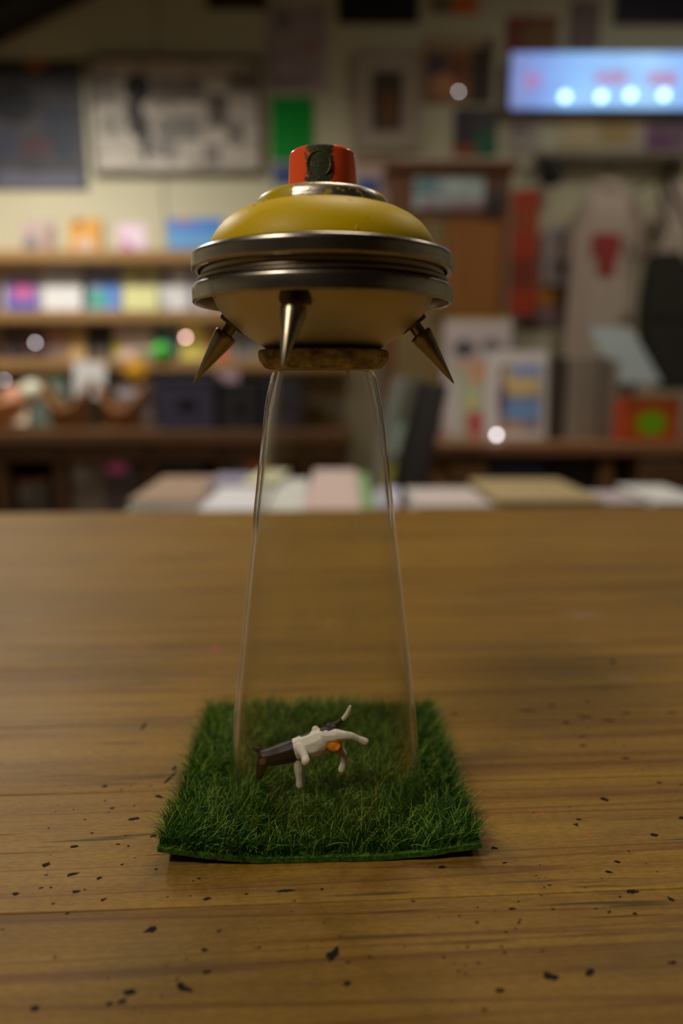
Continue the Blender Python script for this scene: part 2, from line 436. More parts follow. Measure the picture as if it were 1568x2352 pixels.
for i in range(N):
    for j in range(N):
        bm.faces.new((top[i][j], top[i + 1][j], top[i + 1][j + 1], top[i][j + 1]))
        bm.faces.new((bot[i][j], bot[i][j + 1], bot[i + 1][j + 1], bot[i + 1][j]))
for i in range(N):
    bm.faces.new((bot[i][0], bot[i + 1][0], top[i + 1][0], top[i][0])); bm.faces.new((bot[i + 1][N], bot[i][N], top[i][N], top[i + 1][N]))
    bm.faces.new((bot[0][i + 1], bot[0][i], top[0][i], top[0][i + 1])); bm.faces.new((bot[N][i], bot[N][i + 1], top[N][i + 1], top[N][i]))
obj('backing', bm, felt(), mat_o, smooth=True, sharp=50)
def blades(sets, seed):
    rnd = random.Random(seed)
    V = []; F = []; C = []
    for lo, hi, wlo, whi, tm, lt in [q_[1:] for q_ in sets for _ in range(q_[0])]:
        x = rnd.uniform(-.5, .5) * (MW - .001); yv = rnd.uniform(-.5, .5) * (MW - .001)
        z = matz(x, yv) + T * 0.8
        h = rnd.uniform(lo, hi); wdt = rnd.uniform(wlo, whi)
        g = noise.noise(Vector((x * 70, yv * 70, 1.3)))       # tufts share a direction
        az = g * 4.0 + rnd.uniform(-2.0, 2.0) + 0.5
        tilt = min(1.45, abs(rnd.gauss(tm, 0.35))); bend = rnd.uniform(0.0, 0.6)
        ex = abs(x) / (MW / 2)
        if ex > 0.88 and rnd.random() < .6:
            az = (0 if x > 0 else PI) + rnd.uniform(-.9, .9)
        dx, dy = math.cos(az), math.sin(az); px_, py_ = -dy, dx
        b = len(V); p = [x, yv, z]; ang = tilt * .5
        segs = 3
        for s_ in range(segs + 1):
            wv = wdt * (1 - 0.55 * s_ / segs) * .5
            V.append((p[0] - px_ * wv, p[1] - py_ * wv, p[2])); V.append((p[0] + px_ * wv, p[1] + py_ * wv, p[2]))
            p[0] += dx * math.sin(ang) * h / segs; p[1] += dy * math.sin(ang) * h / segs; p[2] += math.cos(ang) * h / segs
            ang += bend / segs + tilt * .25
        for s_ in range(segs):
            a = b + 2 * s_; F.append((a, a + 1, a + 3, a + 2))
        r = rnd.random()
        if r > lt: c = (0.30, 0.42, 0.045)
        elif r < 0.62 * lt: c = (0.010, 0.058, 0.003)
        else: c = (0.036, 0.14, 0.007)
        k = rnd.uniform(.7, 1.3); C.append(tuple(v * k for v in c))
    me = bpy.data.meshes.new('grass_blades'); me.from_pydata(V, [], F)
    at_ = me.color_attributes.new('blade', 'FLOAT_COLOR', 'CORNER')
    buf = []
    for c in C: buf.extend((c[0], c[1], c[2], 1.0) * (4 * 3))
    at_.data.foreach_set('color', buf)
    return me
def blade_mat():
    t = NT('plastic grass blade')
    a = t.n.new('ShaderNodeVertexColor'); a.layer_name = 'blade'
    b = t.bsdf(a.outputs[0], 0.42, spec=0.18)
    tr = t.n.new('ShaderNodeBsdfTranslucent'); t.L(a.outputs[0], tr.inputs[0])
    mx = t.n.new('ShaderNodeMixShader'); mx.inputs[0].default_value = 0.25
    t.L(b.outputs[0], mx.inputs[1]); t.L(tr.outputs[0], mx.inputs[2]); t.L(mx.outputs[0], t.out.inputs[0])
    return t.m
bme = blades([(22000, .0035, .0062, .00020, .00034, .65, .94), (9000, .0050, .0092, .00013, .00022, .95, .60)], 3); bme.materials.append(blade_mat())
bo = bpy.data.objects.new('grass_blades', bme); COL.objects.link(bo); bo.parent = mat_o; bo['kind'] = 'stuff'

# ================================================================== UPTURNED GLASS
AX, AY = -0.0048, 0.189                      # axis of the glass and the saucer
Z0 = CAM_Z                                    # heights below are in mm from the camera's height
def glass_mat():
    t = NT('clear glass')
    lw = t.n.new('ShaderNodeLayerWeight'); lw.inputs[0].default_value = 0.5
    f5 = t.math('POWER', lw.outputs['Facing'], 3.6)
    fr = t.math('ADD', 0.024, t.math('MULTIPLY', f5, 0.8), clamp=True)
    st = t.noise(t.coord('Object', scale=(260, 260, 9)), 1, 3, 0.6)
    sm = t.noise(t.coord('Object', scale=(60, 60, 25), loc=(3, 1, 2)), 1, 4, 0.6)
    bp = t.n.new('ShaderNodeBump'); bp.inputs['Strength'].default_value = 0.18; bp.inputs['Distance'].default_value = 0.0006
    t.L(st, bp.inputs['Height'])
    tr = t.n.new('ShaderNodeBsdfTransparent'); tr.inputs[0].default_value = (0.975, 0.98, 0.97, 1)
    gl = t.n.new('ShaderNodeBsdfGlossy'); t.L(bp.outputs[0], gl.inputs['Normal'])
    t.L(t.math('ADD', 0.04, t.math('MULTIPLY', t.ramp(sm, [(0.45, 0.0), (0.7, 1.0)]), 0.18)), gl.inputs['Roughness'])
    m1 = t.n.new('ShaderNodeMixShader'); t.L(fr, m1.inputs[0]); t.L(tr.outputs[0], m1.inputs[1]); t.L(gl.outputs[0], m1.inputs[2])
    gs = t.n.new('ShaderNodeBsdfGlass'); gs.inputs['IOR'].default_value = 1.48; gs.inputs['Roughness'].default_value = 0.0
    edge = t.ramp(lw.outputs['Facing'], [(0.68, 0.0), (0.86, 1.0)])
    m2 = t.n.new('ShaderNodeMixShader'); t.L(edge, m2.inputs[0]); t.L(m1.outputs[0], m2.inputs[1]); t.L(gs.outputs[0], m2.inputs[2])
    t.L(m2.outputs[0], t.out.inputs[0]); return t.m
outer = [(12.4, 3.2), (13.2, 2.6), (13.9, 1.3), (14.4, -.7), (15.0, -3), (15.8, -7), (17.5, -20.5), (19.8, -38.5), (22.8, -63.5), (26.0, -90), (28.3, -112), (28.8, -117)]
inner = [(28.6, -117.3), (28.2, -117), (27.75, -112), (25.4, -90), (22.1, -63.5), (18.9, -38.5), (16.4, -20.5), (14.5, -7), (13.5, -3), (12.9, -.7), (12.4, 1.0), (11.9, 3.2)]
gl = obj('drinking_glass', lathe(outer + inner, 128, close=True), glass_mat(), None, (AX, AY, Z0), smooth=True, sharp=60)
tag(gl, 'tall tapered clear glass upturned over the toy cow', 'glass')

# ================================================================== SAUCER
sauc = thing('toy_saucer', 'yellow and silver flying saucer of spray can tops on the upturned glass', 'saucer model', (AX, AY, Z0 + 0.0036))
SO = (0, 0, -0.0036)                           # profiles are in mm from the camera's height
def tin(name, c=(0.50, 0.47, 0.42), r=0.30, grime=0.35, seed=0.0):
    t = NT(name)
    n = t.noise(t.coord('Object', scale=(90, 90, 90), loc=(seed, 0, 0)), 1, 5, 0.65)
    n2 = t.noise(t.coord('Object', scale=(900, 900, 900)), 1, 2)
    col = t.mix(t.math('MULTIPLY', t.ramp(n, [(0.5, 0.0), (0.68, 1.0)]), grime), c, tuple(v * .45 for v in c))
    t.bsdf(col, t.math('ADD', r, t.math('MULTIPLY', n, 0.16)), 1.0)
    t.bump(n2, 0.06, 0.0002)
    return t.m
M_tin = tin('dull tin plate', (0.40, 0.37, 0.33), 0.20, 0.6)
M_tin2 = tin('bare tin inside of the dish', (0.58, 0.53, 0.46), 0.40, 0.2, 4.0)
M_tin3 = tin('dark tin groove', (0.22, 0.19, 0.16), 0.22, 0.6, 8.0)
def yellow():
    t = NT('yellow spray paint')
    n = t.noise(t.coord('Object', scale=(160,) * 3), 1, 3)
    big = t.noise(t.coord('Object', scale=(45,) * 3, loc=(2, 0, 1)), 1, 4, 0.6)
    col = t.mix(t.ramp(big, [(0.4, 0.0), (0.75, 0.5)]), (0.68, 0.47, 0.002), (0.55, 0.38, 0.004))
    t.bsdf(col, t.math('ADD', 0.40, t.math('MULTIPLY', big, 0.18)), spec=0.2)
    drip = t.ramp(t.noise(t.coord('Object', scale=(420, 420, 300)), 1, 1), [(0.70, 0.0), (0.78, 1.0)])
    t.bump(t.math('ADD', t.math('MULTIPLY', n, 0.25), drip), 0.35, 0.0005)
    return t.m
M_yel = yellow()
# upper dome
dome = [(15.0, 42.6), (16.5, 42.4), (18.8, 41.9), (21.3, 41.1), (23.6, 39.9), (25.6, 38.3), (27.2, 36.4), (28.4, 34.4), (29.1, 32.7), (29.4, 31.2)]
obj('upper_dome', lathe(dome, 128), M_yel, sauc, SO, smooth=True)
# drips and lumps of paint on the dome
bm = bmesh.new(); rd = random.Random(5)
for k in range(16):
    az = rd.uniform(-PI, 0) if k < 12 else rd.uniform(0, PI); i = rd.randint(1, 6); fr = rd.random()
    r = dome[i][0] * (1 - fr) + dome[i + 1][0] * fr; z = dome[i][1] * (1 - fr) + dome[i + 1][1] * fr
    sph = bmesh.ops.create_icosphere(bm, subdivisions=2, radius=rd.uniform(.00012, .0003))
    bmesh.ops.translate(bm, vec=(r * .001 * math.cos(az), r * .001 * math.sin(az), z * .001), verts=sph['verts'])
obj('paint_drips', bm, M_yel, sauc, SO, smooth=True)
# rolled valve cup, half overpainted
def cupmat():
    t = NT('chipped yellow paint on bright tin')
    tc = t.n.new('ShaderNodeTexCoord'); sp = t.n.new('ShaderNodeSeparateXYZ'); t.L(tc.outputs['Object'], sp.inputs[0])
    azm = t.math('ARCTAN2', sp.outputs[1], sp.outputs[0])          # -pi/2 faces the viewer
    n = t.noise(t.coord('Object', scale=(260, 260, 420)), 1, 4, 0.65)
    bare = t.math('MULTIPLY', t.math('GREATER_THAN', azm, -1.98), t.math('LESS_THAN', azm, -0.66))
    e = t.math('ADD', t.math('SUBTRACT', t.math('MULTIPLY', bare, 0.36), 0.14), t.math('MULTIPLY', t.math('SUBTRACT', n, 0.5), 1.5))
    hi = t.math('MULTIPLY', t.math('GREATER_THAN', sp.outputs[2], 0.0446), 0.12)
    mk = t.ramp(t.math('SUBTRACT', e, hi), [(0.02, 0.0), (0.06, 1.0)])
    mk2 = t.ramp(n, [(0.62, 0.0), (0.66, 1.0)])
    col = t.mix(mk, (0.50, 0.38, 0.005), (0.55, 0.50, 0.44)); col = t.mix(t.math('MULTIPLY', mk2, 0.0), col, (0.03, 0.03, 0.03))
    t.bsdf(col, 0.38, mk, 0.35); t.bump(n, 0.4, 0.0004); return t.m
cup = [(14.6, 41.6), (16.9, 41.6), (17.0, 42.6)] + arc(14.6, 42.6, 2.3, 5, 90, 8, 3.1) + [(13.2, 45.5), (12.2, 44.8), (11.2, 43.8), (8.0, 44.0), (0, 44.0)]
obj('valve_cup', lathe(cup, 128), cupmat(), sauc, SO, smooth=True)
# actuator cap
def capmat():
    t = NT('fluorescent orange-red plastic')
    tc = t.n.new('ShaderNodeTexCoord'); sp = t.n.new('ShaderNodeSeparateXYZ'); t.L(tc.outputs['Object'], sp.inputs[0])
    n = t.noise(t.coord('Object', scale=(700,) * 3), 1, 4, 0.7)
    n3 = t.noise(t.coord('Object', scale=(1900,) * 3), 1, 2)
    dx = t.math('ABSOLUTE', t.math('ADD', sp.outputs[0], 0.00045))
    band = t.math('SUBTRACT', 1.0, t.math('DIVIDE', dx, 0.0045))
    front = t.math('LESS_THAN', sp.outputs[1], -0.002)
    e = t.math('MULTIPLY', front, t.math('ADD', band, t.math('MULTIPLY', t.math('SUBTRACT', n, 0.5), 1.5)))
    mk = t.ramp(e, [(0.26, 0.0), (0.40, 1.0)])
    grn = t.ramp(n3, [(0.3, (0.010, 0.016, 0.003)), (0.6, (0.035, 0.050, 0.008)), (0.75, (0.10, 0.12, 0.02))])
    col = t.mix(mk, (1.0, 0.125, 0.035), grn)
    t.bsdf(col, t.math('ADD', 0.22, t.math('MULTIPLY', mk, 0.5)), spec=0.5, Subsurface_Weight=0.0)
    t.bump(t.math('MULTIPLY', n3, mk), 0.5, 0.0004); return t.m
M_cap = capmat()
cap = [(0, 44.2), (8.85, 44.2), (8.75, 47), (8.5, 52), (8.3, 54.6)] + arc(7.3, 55.2, 1.0, 10, 90, 6) + [(4.5, 56.5), (0, 56.6)]
capo = obj('actuator_cap', lathe(cap, 96), M_cap, sauc, SO, smooth=True, sharp=60)
# spray nozzle: shallow round dish with a pinhole on the front of the cap
def mossy():
    t = NT('dried green paint')
    n = t.noise(t.coord('Object', scale=(1200,) * 3), 1, 4, 0.7)
    t.bsdf(t.ramp(n, [(0.3, (0.016, 0.034, 0.005)), (0.5, (0.06, 0.10, 0.014)), (0.68, (0.16, 0.22, 0.04))]), 0.6)
    t.bump(n, 0.8, 0.0005); return t.m
M_moss = mossy()
nz = lathe([(0, -1.3), (.35, -1.3), (.36, -.8), (1.2, -.75), (2.2, -.45), (2.7, .05), (2.9, .22), (3.05, .1), (3.1, -.9)], 48)
azn = -PI / 2 - 0.07
obj('spray_nozzle', nz, M_moss, capo, (8.35e-3 * math.cos(azn), 8.35e-3 * math.sin(azn), 0.0516), (PI / 2 - 0.03, 0, azn + PI / 2), smooth=True, sharp=50)
# upper rim (rolled seam of the upper can top)
rim1 = [(29.2, 29.8), (29.6, 31.3), (30.6, 31.5), (31.6, 31.3)] + arc(32.3, 29.9, 1.25, 70, -10, 6, 1.35) + [(33.55, 28.8)] + arc(32.6, 27.7, 0.95, 10, -90, 6) + [(31.9, 26.8), (31.7, 27.4), (31.4, 28.4), (29.5, 28.4)]
obj('upper_rim', lathe(rim1, 144, close=True), M_tin, sauc, SO, smooth=True, sharp=45)
# dark recess with a raised bead between the two rims
groove = [(29, 29), (31.2, 28.4), (31.2, 26.2), (31.0, 25.8)] + arc(31.2, 24.9, 0.85, 90, -60, 6, 0.8) + [(31.3, 23.9), (31.6, 23.4), (29, 23.2)]
obj('seam_bead', lathe(groove, 144), M_tin3, sauc, SO, smooth=True, sharp=45)
rim2 = [(30.2, 23.6), (31.6, 23.7)] + arc(32.3, 22.6, 1.1, 80, 0, 5) + [(33.5, 21.6), (33.5, 20.9)] + arc(32.95, 19.8, 0.55, 20, -130, 5) + [(32.3, 19.9), (32.2, 22.6), (28.8, 23.0)]
obj('lower_rim', lathe(rim2, 144, close=True), M_tin, sauc, SO, smooth=True, sharp=45)
dish = [(29.2, 22.9), (28.7, 21.6), (27.5, 18.9), (25.6, 16.2), (23.4, 14.1), (20.6, 11.9), (17.6, 9.9), (15.4, 8.5), (14.9, 8.1)]
obj('lower_dish', lathe(dish, 128), M_tin2, sauc, SO, smooth=True)
M_rub = plain('black rubber', A(16, 15, 14), 0.7)
obj('gasket', lathe([(0, 8.9), (14.8, 8.9), (14.9, 7.8), (0, 7.8)], 96), M_rub, sauc, SO, smooth=True)
def cork():
    t = NT('dusty grey-brown cork')
    n = t.noise(t.coord('Object', scale=(280, 280, 420)), 1, 5, 0.65)
    v = t.noise(t.coord('Object', scale=(110, 110, 60), loc=(4, 0, 0)), 1, 3)
    c = t.ramp(n, [(0.34, (.17, .135, .09)), (0.5, (.42, .35, .24)), (0.66, (.68, .59, .43))])
    t.bsdf(t.mix(t.ramp(v, [(0.5, 0.0), (0.7, 0.6)]), c, A(52, 40, 26, .5)), 0.85, spec=0.2); t.bump(n, 0.7, 0.0006); return t.m
bm = lathe([(0, 3.0), (14.4, 3.0), (15.6, 3.4), (16.4, 4.3), (17.0, 5.2), (17.1, 6.4), (17.1, 7.3), (16.9, 7.8), (16.6, 7.95), (0, 8.0)], 96)
for v in bm.verts:
    r = math.hypot(v.co.x, v.co.y)
    if r > 0.01:
        q = 1 + 0.018 * noise.noise(Vector((v.co.x * 190, v.co.y * 190, v.co.z * 400)))
        v.co.x *= q; v.co.y *= q
obj('cork_disc', bm, cork(), sauc, SO, smooth=True, sharp=50)
# spikes
M_spike = tin('brassy tin spike', (0.38, 0.32, 0.23), 0.24, 0.5, 2.0)
M_nut = tin('dark steel washer', (0.12, 0.11, 0.10), 0.35, 0.4, 6.0)
spk_me = {}
def spike(az, r0, z0):
    e = bpy.data.objects.new('spike', None); COL.objects.link(e); e.parent = sauc; e.empty_display_size = 0.005
    dirv = Vector((0.588 * math.cos(az), 0.588 * math.sin(az), -0.809))
    e.location = (r0 * .001 * math.cos(az), r0 * .001 * math.sin(az), (z0 - 3.6) * .001)
    e.rotation_euler = dirv.to_track_quat('Z', 'X').to_euler()
    if not spk_me:
        spk_me['washer'] = (lathe([(0, -1.2), (3.6, -1.2), (3.8, -1.0), (3.8, .5), (3.6, .75), (0, .75)], 40), M_nut)
        spk_me['stem'] = (lathe([(0, -.3), (1.75, -.3), (1.75, 3.6), (0, 3.6)], 32), M_spike)
        spk_me['cone'] = (lathe([(0, 3.0), (2.6, 3.0), (2.95, 3.2), (3.05, 3.6), (2.9, 4.7), (0.22, 18.7), (0.1, 18.95), (0, 19.0)], 40), M_spike)
        for kk, (b, m) in list(spk_me.items()):
            o = obj(kk, b, m, e, smooth=True, sharp=45); spk_me[kk] = o.data
    else:
        for kk, me in spk_me.items(): inst(kk, me, e, (0, 0, 0))
    return e
spike(PI, 23.6, 14.7); spike(0, 23.6, 14.7); spike(-PI / 2 - 0.21, 26.4, 18.2); spike(PI / 2 - 0.2, 24.6, 15.6)

# ================================================================== TOY COW
def cow():
    Yc = 0.1800; K = 0.1225 * 1.13                     # mm per photo pixel at the cow
    def P(px, py, dy=0.0):
        return at(px, py, Yc + dy * 0.001) * 1000.0
    base = P(700, 1760)
    segs = []                                  # (points, radii px, colour tag)
    def chain(pts, rads, tag_): segs.append(([P(*p) for p in pts], [r * K for r in rads], tag_))
    W, D, O, E = 'w', 'd', 'o', 'e'
    chain([(676, 1722, .5), (700, 1717, .3), (727, 1709, .2), (748, 1697, .3), (764, 1679, .8)], [22, 26, 28, 23, 15], W)
    chain([(672, 1724, .3), (650, 1731, 0), (628, 1737, 0), (610, 1740, 0)], [23, 22, 19.5, 17], D)
    chain([(607, 1738, 0), (602, 1755, -.6), (598, 1772, -1.2), (596, 1781, -1.4)], [15, 13.5, 10, 8], D)
    chain([(604, 1731, .6), (592, 1722, .6), (580, 1716, .6)], [7, 6, 2.5], D)
    chain([(612, 1727, 2.2), (604, 1716, 3.2)], [6, 3], D)
    chain([(683, 1742, -.4), (687, 1766, -1.0), (689, 1788, -1.2), (689.5, 1802, -1.2)], [13, 10.5, 8.6, 9.2], W)
    chain([(690, 1718, -1.4), (696, 1729, -3.4), (701, 1740, -4.8), (702, 1749, -6.0)], [14, 9.5, 8.2, 9], W)
    chain([(752, 1692, -.8), (772, 1690, -1.8), (790, 1690, -2.2), (806, 1690.5, -2.2), (822, 1697, -2.0), (838, 1704, -1.8)], [17, 13.5, 10, 8.2, 6.8, 8.2], W)
    chain([(770, 1706, -.6), (780, 1724, -1.4), (788, 1733, -1.8), (790, 1750, -1.6), (786, 1767, -1.6)], [13, 10.5, 8.4, 7.2, 8.6], W)
    chain([(768, 1711, -2.0), (771, 1716, -2.8)], [15.5, 11], O)
    chain([(774, 1719, -3.8), (775.5, 1722, -4.6)], [4.2, 2.6], O)
    chain([(778, 1714, -3.6), (780, 1716, -4.4)], [4.2, 2.6], O)
    chain([(758, 1675, 1.2), (770, 1665, 1.6), (784, 1654, 1.6), (789, 1650, 1.6)], [13, 7, 4.4, 4.2], D)
    chain([(788, 1651, 1.6), (797, 1641, 1.2), (802, 1631, .8), (804, 1623, .6)], [4.6, 5.4, 5.2, 3.2], W)
    chain([(724, 1676, 2.0), (729, 1684, 1.5)], [8, 10], W)
    bm = bmesh.new()
    for pts, rads, tg in segs:
        for a, b, ra, rb_ in zip(pts[:-1], pts[1:], rads[:-1], rads[1:]):
            n = max(2, int((b - a).length / (0.14 * max(.6, min(ra, rb_)))))
            for i in range(n + 1):
                f = i / n; p = a.lerp(b, f); r = ra + (rb_ - ra) * f
                sph = bmesh.ops.create_icosphere(bm, subdivisions=2, radius=r)
                bmesh.ops.translate(bm, vec=p - base, verts=sph['verts'])
    me = bpy.data.meshes.new('tmp'); bm.to_mesh(me); bm.free()
    o = bpy.data.objects.new('tmp', me); COL.objects.link(o)
    rm = o.modifiers.new('r', 'REMESH'); rm.mode = 'VOXEL'; rm.voxel_size = 0.15
    sm = o.modifiers.new('s', 'SMOOTH'); sm.factor = 0.5; sm.iterations = 8
    dg = bpy.context.evaluated_depsgraph_get(); dg.update()
    ev = bpy.data.meshes.new_from_object(o.evaluated_get(dg))
    bpy.data.objects.remove(o); bpy.data.meshes.remove(me)
    cols = {'w': (0.74, 0.70, 0.62), 'd': (0.016, 0.009, 0.008), 'o': (0.72, 0.24, 0.012), 'e': (0.12, 0.07, 0.05)}
    patches = [(P(704, 1688, 1.6), 1.9, 'd'), (P(756, 1669, 1.0), 2.7, 'd'), (P(735, 1695, 4.2), 2.2, 'd'), (P(700, 1705, 4.2), 2.4, 'd'),
               (P(768, 1711, -2), 2.5, 'o'), (P(602, 1750, -2.4), 1.05, 'e')]
    ca = ev.color_attributes.new('paint', 'FLOAT_COLOR', 'POINT')
    flat = [(a, b, ra, rb_, tg) for pts, rads, tg in segs for a, b, ra, rb_ in zip(pts[:-1], pts[1:], rads[:-1], rads[1:])]
    buf = []
    for v in ev.vertices:
        p = v.co + base; best = 1e9; tg = 'w'
        for a, b, ra, rb_, t_ in flat:
            ab = b - a; f = max(0, min(1, (p - a).dot(ab) / ab.length_squared))
            d_ = (p - (a + ab * f)).length - (ra + (rb_ - ra) * f)
            if d_ < best: best = d_; tg = t_
        wob = noise.noise(p * 1.1) * 0.35
        for c, r, t_ in patches:
            if (p - c).length + wob < r and not (t_ == 'e' and tg != 'd'): tg = t_
        buf.extend((*cols[tg], 1))
    ca.data.foreach_set('color', buf)
    ev.transform(Matrix.Scale(0.001, 4)); ev.name = 'toy_cow'; ev.shade_smooth()
    t = NT('painted model plastic'); a = t.n.new('ShaderNodeVertexColor'); a.layer_name = 'paint'
    t.bsdf(a.outputs[0], 0.42, spec=0.28); t.bump(t.noise(t.coord('Object', scale=(1500,) * 3), 1, 2), 0.1, 0.0002)
    ev.materials.clear(); ev.materials.append(t.m)
    o = bpy.data.objects.new('toy_cow', ev); COL.objects.link(o); o.location = base * 0.001
    tag(o, 'tiny black and white toy cow with orange udder tumbled on the grass', 'toy cow')
cow()

# ================================================================== BACKGROUND
M_shelfw = woodmat('light shelf wood', A(196, 158, 106), A(160, 122, 76), 0)
M_brown = woodmat('dark brown wood', A(120, 84, 54), A(84, 56, 34), 0)
M_brownv = woodmat('dark brown wood upright', A(96, 64, 38), A(62, 40, 24), 2)
M_paper = plain('white page block', A(226, 222, 210), 0.8)
M_black = plain('black frame', A(20, 19, 19), 0.5)

def card(name, label, cat, box, Y, m, th=0.003, lean=0.0, group=None, z0=None, roll=0.0):
    """flat sheet or board facing the room; box = pixels x0,y0,x1,y1 measured in the photograph"""
    x0, y0, x1, y1 = box
    c = at((x0 + x1) / 2, (y0 + y1) / 2, Y)
    wd = at(x1, (y0 + y1) / 2, Y).x - at(x0, (y0 + y1) / 2, Y).x
    zt, zb = at((x0 + x1) / 2, y0, Y).z, at((x0 + x1) / 2, y1, Y).z
    if z0 is not None: zb = z0
    h = zt - zb
    o = obj(name, boxm((0, 0, h / 2), (wd, th, h)), m, None, (c.x, Y, zb), (-lean, roll, 0))
    return tag(o, label, cat, group)
def framed(name, label, cat, box, Y, fm, fw, m, mat_w=0.0, mm=None, depth=0.02):
    x0, y0, x1, y1 = box
    c = at((x0 + x1) / 2, (y0 + y1) / 2, Y)
    wd = at(x1, (y0 + y1) / 2, Y).x - at(x0, (y0 + y1) / 2, Y).x
    h = at((x0 + x1) / 2, y0, Y).z - at((x0 + x1) / 2, y1, Y).z
    t = thing(name, label, cat, (c.x, Y, c.z - h / 2))
    for nm, cc, ss in (('frame_rail', (0, 0, fw / 2), (wd, depth, fw)), ('frame_rail', (0, 0, h - fw / 2), (wd, depth, fw)),
                       ('frame_stile', (-wd / 2 + fw / 2, 0, h / 2), (fw, depth, h - 2 * fw)), ('frame_stile', (wd / 2 - fw / 2, 0, h / 2), (fw, depth, h - 2 * fw))):
        obj(nm, boxm(cc, ss, 0.001), fm, t)
    iw, ih = wd - 2 * fw, h - 2 * fw
    if mat_w:
        bm = bmesh.new(); q = 0.003
        for cc, ss in (((0, 0, fw + mat_w / 2), (iw, q, mat_w)), ((0, 0, h - fw - mat_w / 2), (iw, q, mat_w)),
                       ((-iw / 2 + mat_w / 2, 0, h / 2), (mat_w, q, ih - 2 * mat_w)), ((iw / 2 - mat_w / 2, 0, h / 2), (mat_w, q, ih - 2 * mat_w))): addbox(bm, cc, ss)
        obj('mount', bm, mm, t)
        iw -= 2 * mat_w; ih -= 2 * mat_w
    obj('picture', boxm((0, 0.004, h / 2), (iw, 0.003, ih)), m, t)
    return t
def book(name, label, box, Y, m, th=0.012, lean=0.14, z0=None, group=None, cat='book', spine=None, roll=0.0):
    """closed book standing face out: cover boards, spine and a page block"""
    x0, y0, x1, y1 = box
    c = at((x0 + x1) / 2, (y0 + y1) / 2, Y)
    wd = at(x1, (y0 + y1) / 2, Y).x - at(x0, (y0 + y1) / 2, Y).x
    zt, zb = at((x0 + x1) / 2, y0, Y).z, at((x0 + x1) / 2, y1, Y).z
    if z0 is not None: zb = z0
    h = (zt - zb)
    t = thing(name, label, cat, (c.x, Y, zb + 0.0005), (-lean, roll, 0), group)
    obj('front_cover', boxm((0, -th / 2, h / 2), (wd, 0.0015, h)), m, t)
    sp = spine or m
    bm = bmesh.new(); addbox(bm, (0, th / 2, h / 2), (wd, 0.0015, h)); addbox(bm, (-wd / 2 + .0008, 0, h / 2), (0.0016, th - .0015, h))
    obj('back_cover', bm, sp, t)
    obj('pages', boxm((0.001, 0, h / 2), (wd - 0.005, th - 0.0018, h - 0.004)), M_paper, t)
    return t
def flatbook(name, label, c, s, rz, m, edge=None, cat='book', group=None, layers=1):
    """closed book or magazine lying flat: c = base centre, s = size"""
    t = thing(name, label, cat, c, (0, 0, rz), group)
    obj('front_cover', boxm((0, 0, s[2] - .0008), (s[0], s[1], .0016)), m, t)
    obj('back_cover', boxm((0, 0, .0008), (s[0], s[1], .0016)), m, t)
    obj('pages', boxm((0, 0, s[2] / 2), (s[0] - .004, s[1] - .004, s[2] - .0034)), edge or M_paper, t)
    return t

WF = WY1 - 0.004                                # just in front of the wall face
# ---- left wall
card('poster', 'dark slate poster hanging at the far left of the wall', 'poster', (-30, 138, 194, 436), WF,
     art('dark slate print', A(58, 55, 58, .44), [('e', .55, .95, .12, .05, A(90, 48, 28, .2)), ('e', .30, .65, .22, .14, A(34, 33, 36, .5)), ('e', .75, .45, .16, .2, A(42, 44, 54, .5)), ('e', .5, .36, .16, .06, A(72, 48, 50, .6)), ('r', .5, .1, .42, .06, A(84, 84, 96, .55)), ('e', .2, .36, .1, .1, A(52, 54, 68, .55))],
         A(44, 44, 48, .46), ms=9))
framed('framed_print', 'wide framed black and white comic print left of the green card', 'framed print', (206, 132, 600, 402), WF - .012, plain('grey frame', A(92, 86, 70, .45), .5), 0.012,
       art('ink drawing', A(176, 168, 158, .50), [('e', .29, .74, .075, .13, A(26, 24, 22, .4)), ('e', .265, .50, .045, .20, A(44, 42, 38, .4)), ('e', .32, .32, .03, .2, A(40, 38, 36, .4)), ('r', .52, .72, .15, .10, A(92, 86, 80, .4)), ('r', .10, .73, .08, .12, A(104, 98, 90, .4)), ('r', .74, .55, .06, .14, A(84, 76, 72, .45)), ('r', .88, .8, .08, .09, A(92, 86, 78, .4)),
                           ('r', .52, .40, .12, .10, A(112, 108, 102, .5)), ('r', .84, .36, .05, .10, A(110, 104, 98, .5)), ('r', .43, .22, .07, .08, A(116, 112, 106, .5)), ('r', .70, .16, .05, .10, A(120, 112, 106, .55)), ('r', .12, .42, .06, .1, A(128, 122, 112, .5))], A(140, 132, 122, .5), ms=14))
card('poster', 'grey lilac paper poster above the green card', 'poster', (612, 14, 748, 208), WF,
     art('lilac notice', A(98, 90, 92, .20), [('r', .3, .80, .12, .07, A(66, 62, 66, .2)), ('e', .7, .5, .16, .1, A(92, 74, 76, .2)), ('r', .4, .14, .3, .03, A(66, 62, 68, .2))], A(84, 78, 82, .2)))
card('card', 'plain bright green card pinned to the wall', 'card', (622, 222, 720, 368), WF - .001, art('green card print', (0.002, 0.42, 0.045), (), (0.002, 0.36, 0.035)))
card('leaflet', 'blue grey leaflet directly under the green card', 'leaflet', (626, 376, 728, 424), WF, art('blue leaflet', A(70, 82, 110, .4), [('r', .3, .4, .22, .3, A(40, 60, 105, .4))]))
card('record_sleeve', 'black square at the top edge left of the lilac poster', 'sleeve', (474, -60, 612, 22), WF - .002, art('black sleeve a', A(24, 21, 18, .2)))
card('record_sleeve', 'black square at the top edge above the white mounted portrait', 'sleeve', (776, -70, 962, 54), WF - .002, art('black sleeve b', A(18, 17, 14, .25)))
card('record_sleeve', 'navy black panel at the top right corner above the lit sign', 'sleeve', (1412, -60, 1600, 56), WF - .002, art('black sleeve c', A(22, 22, 28, .25)))
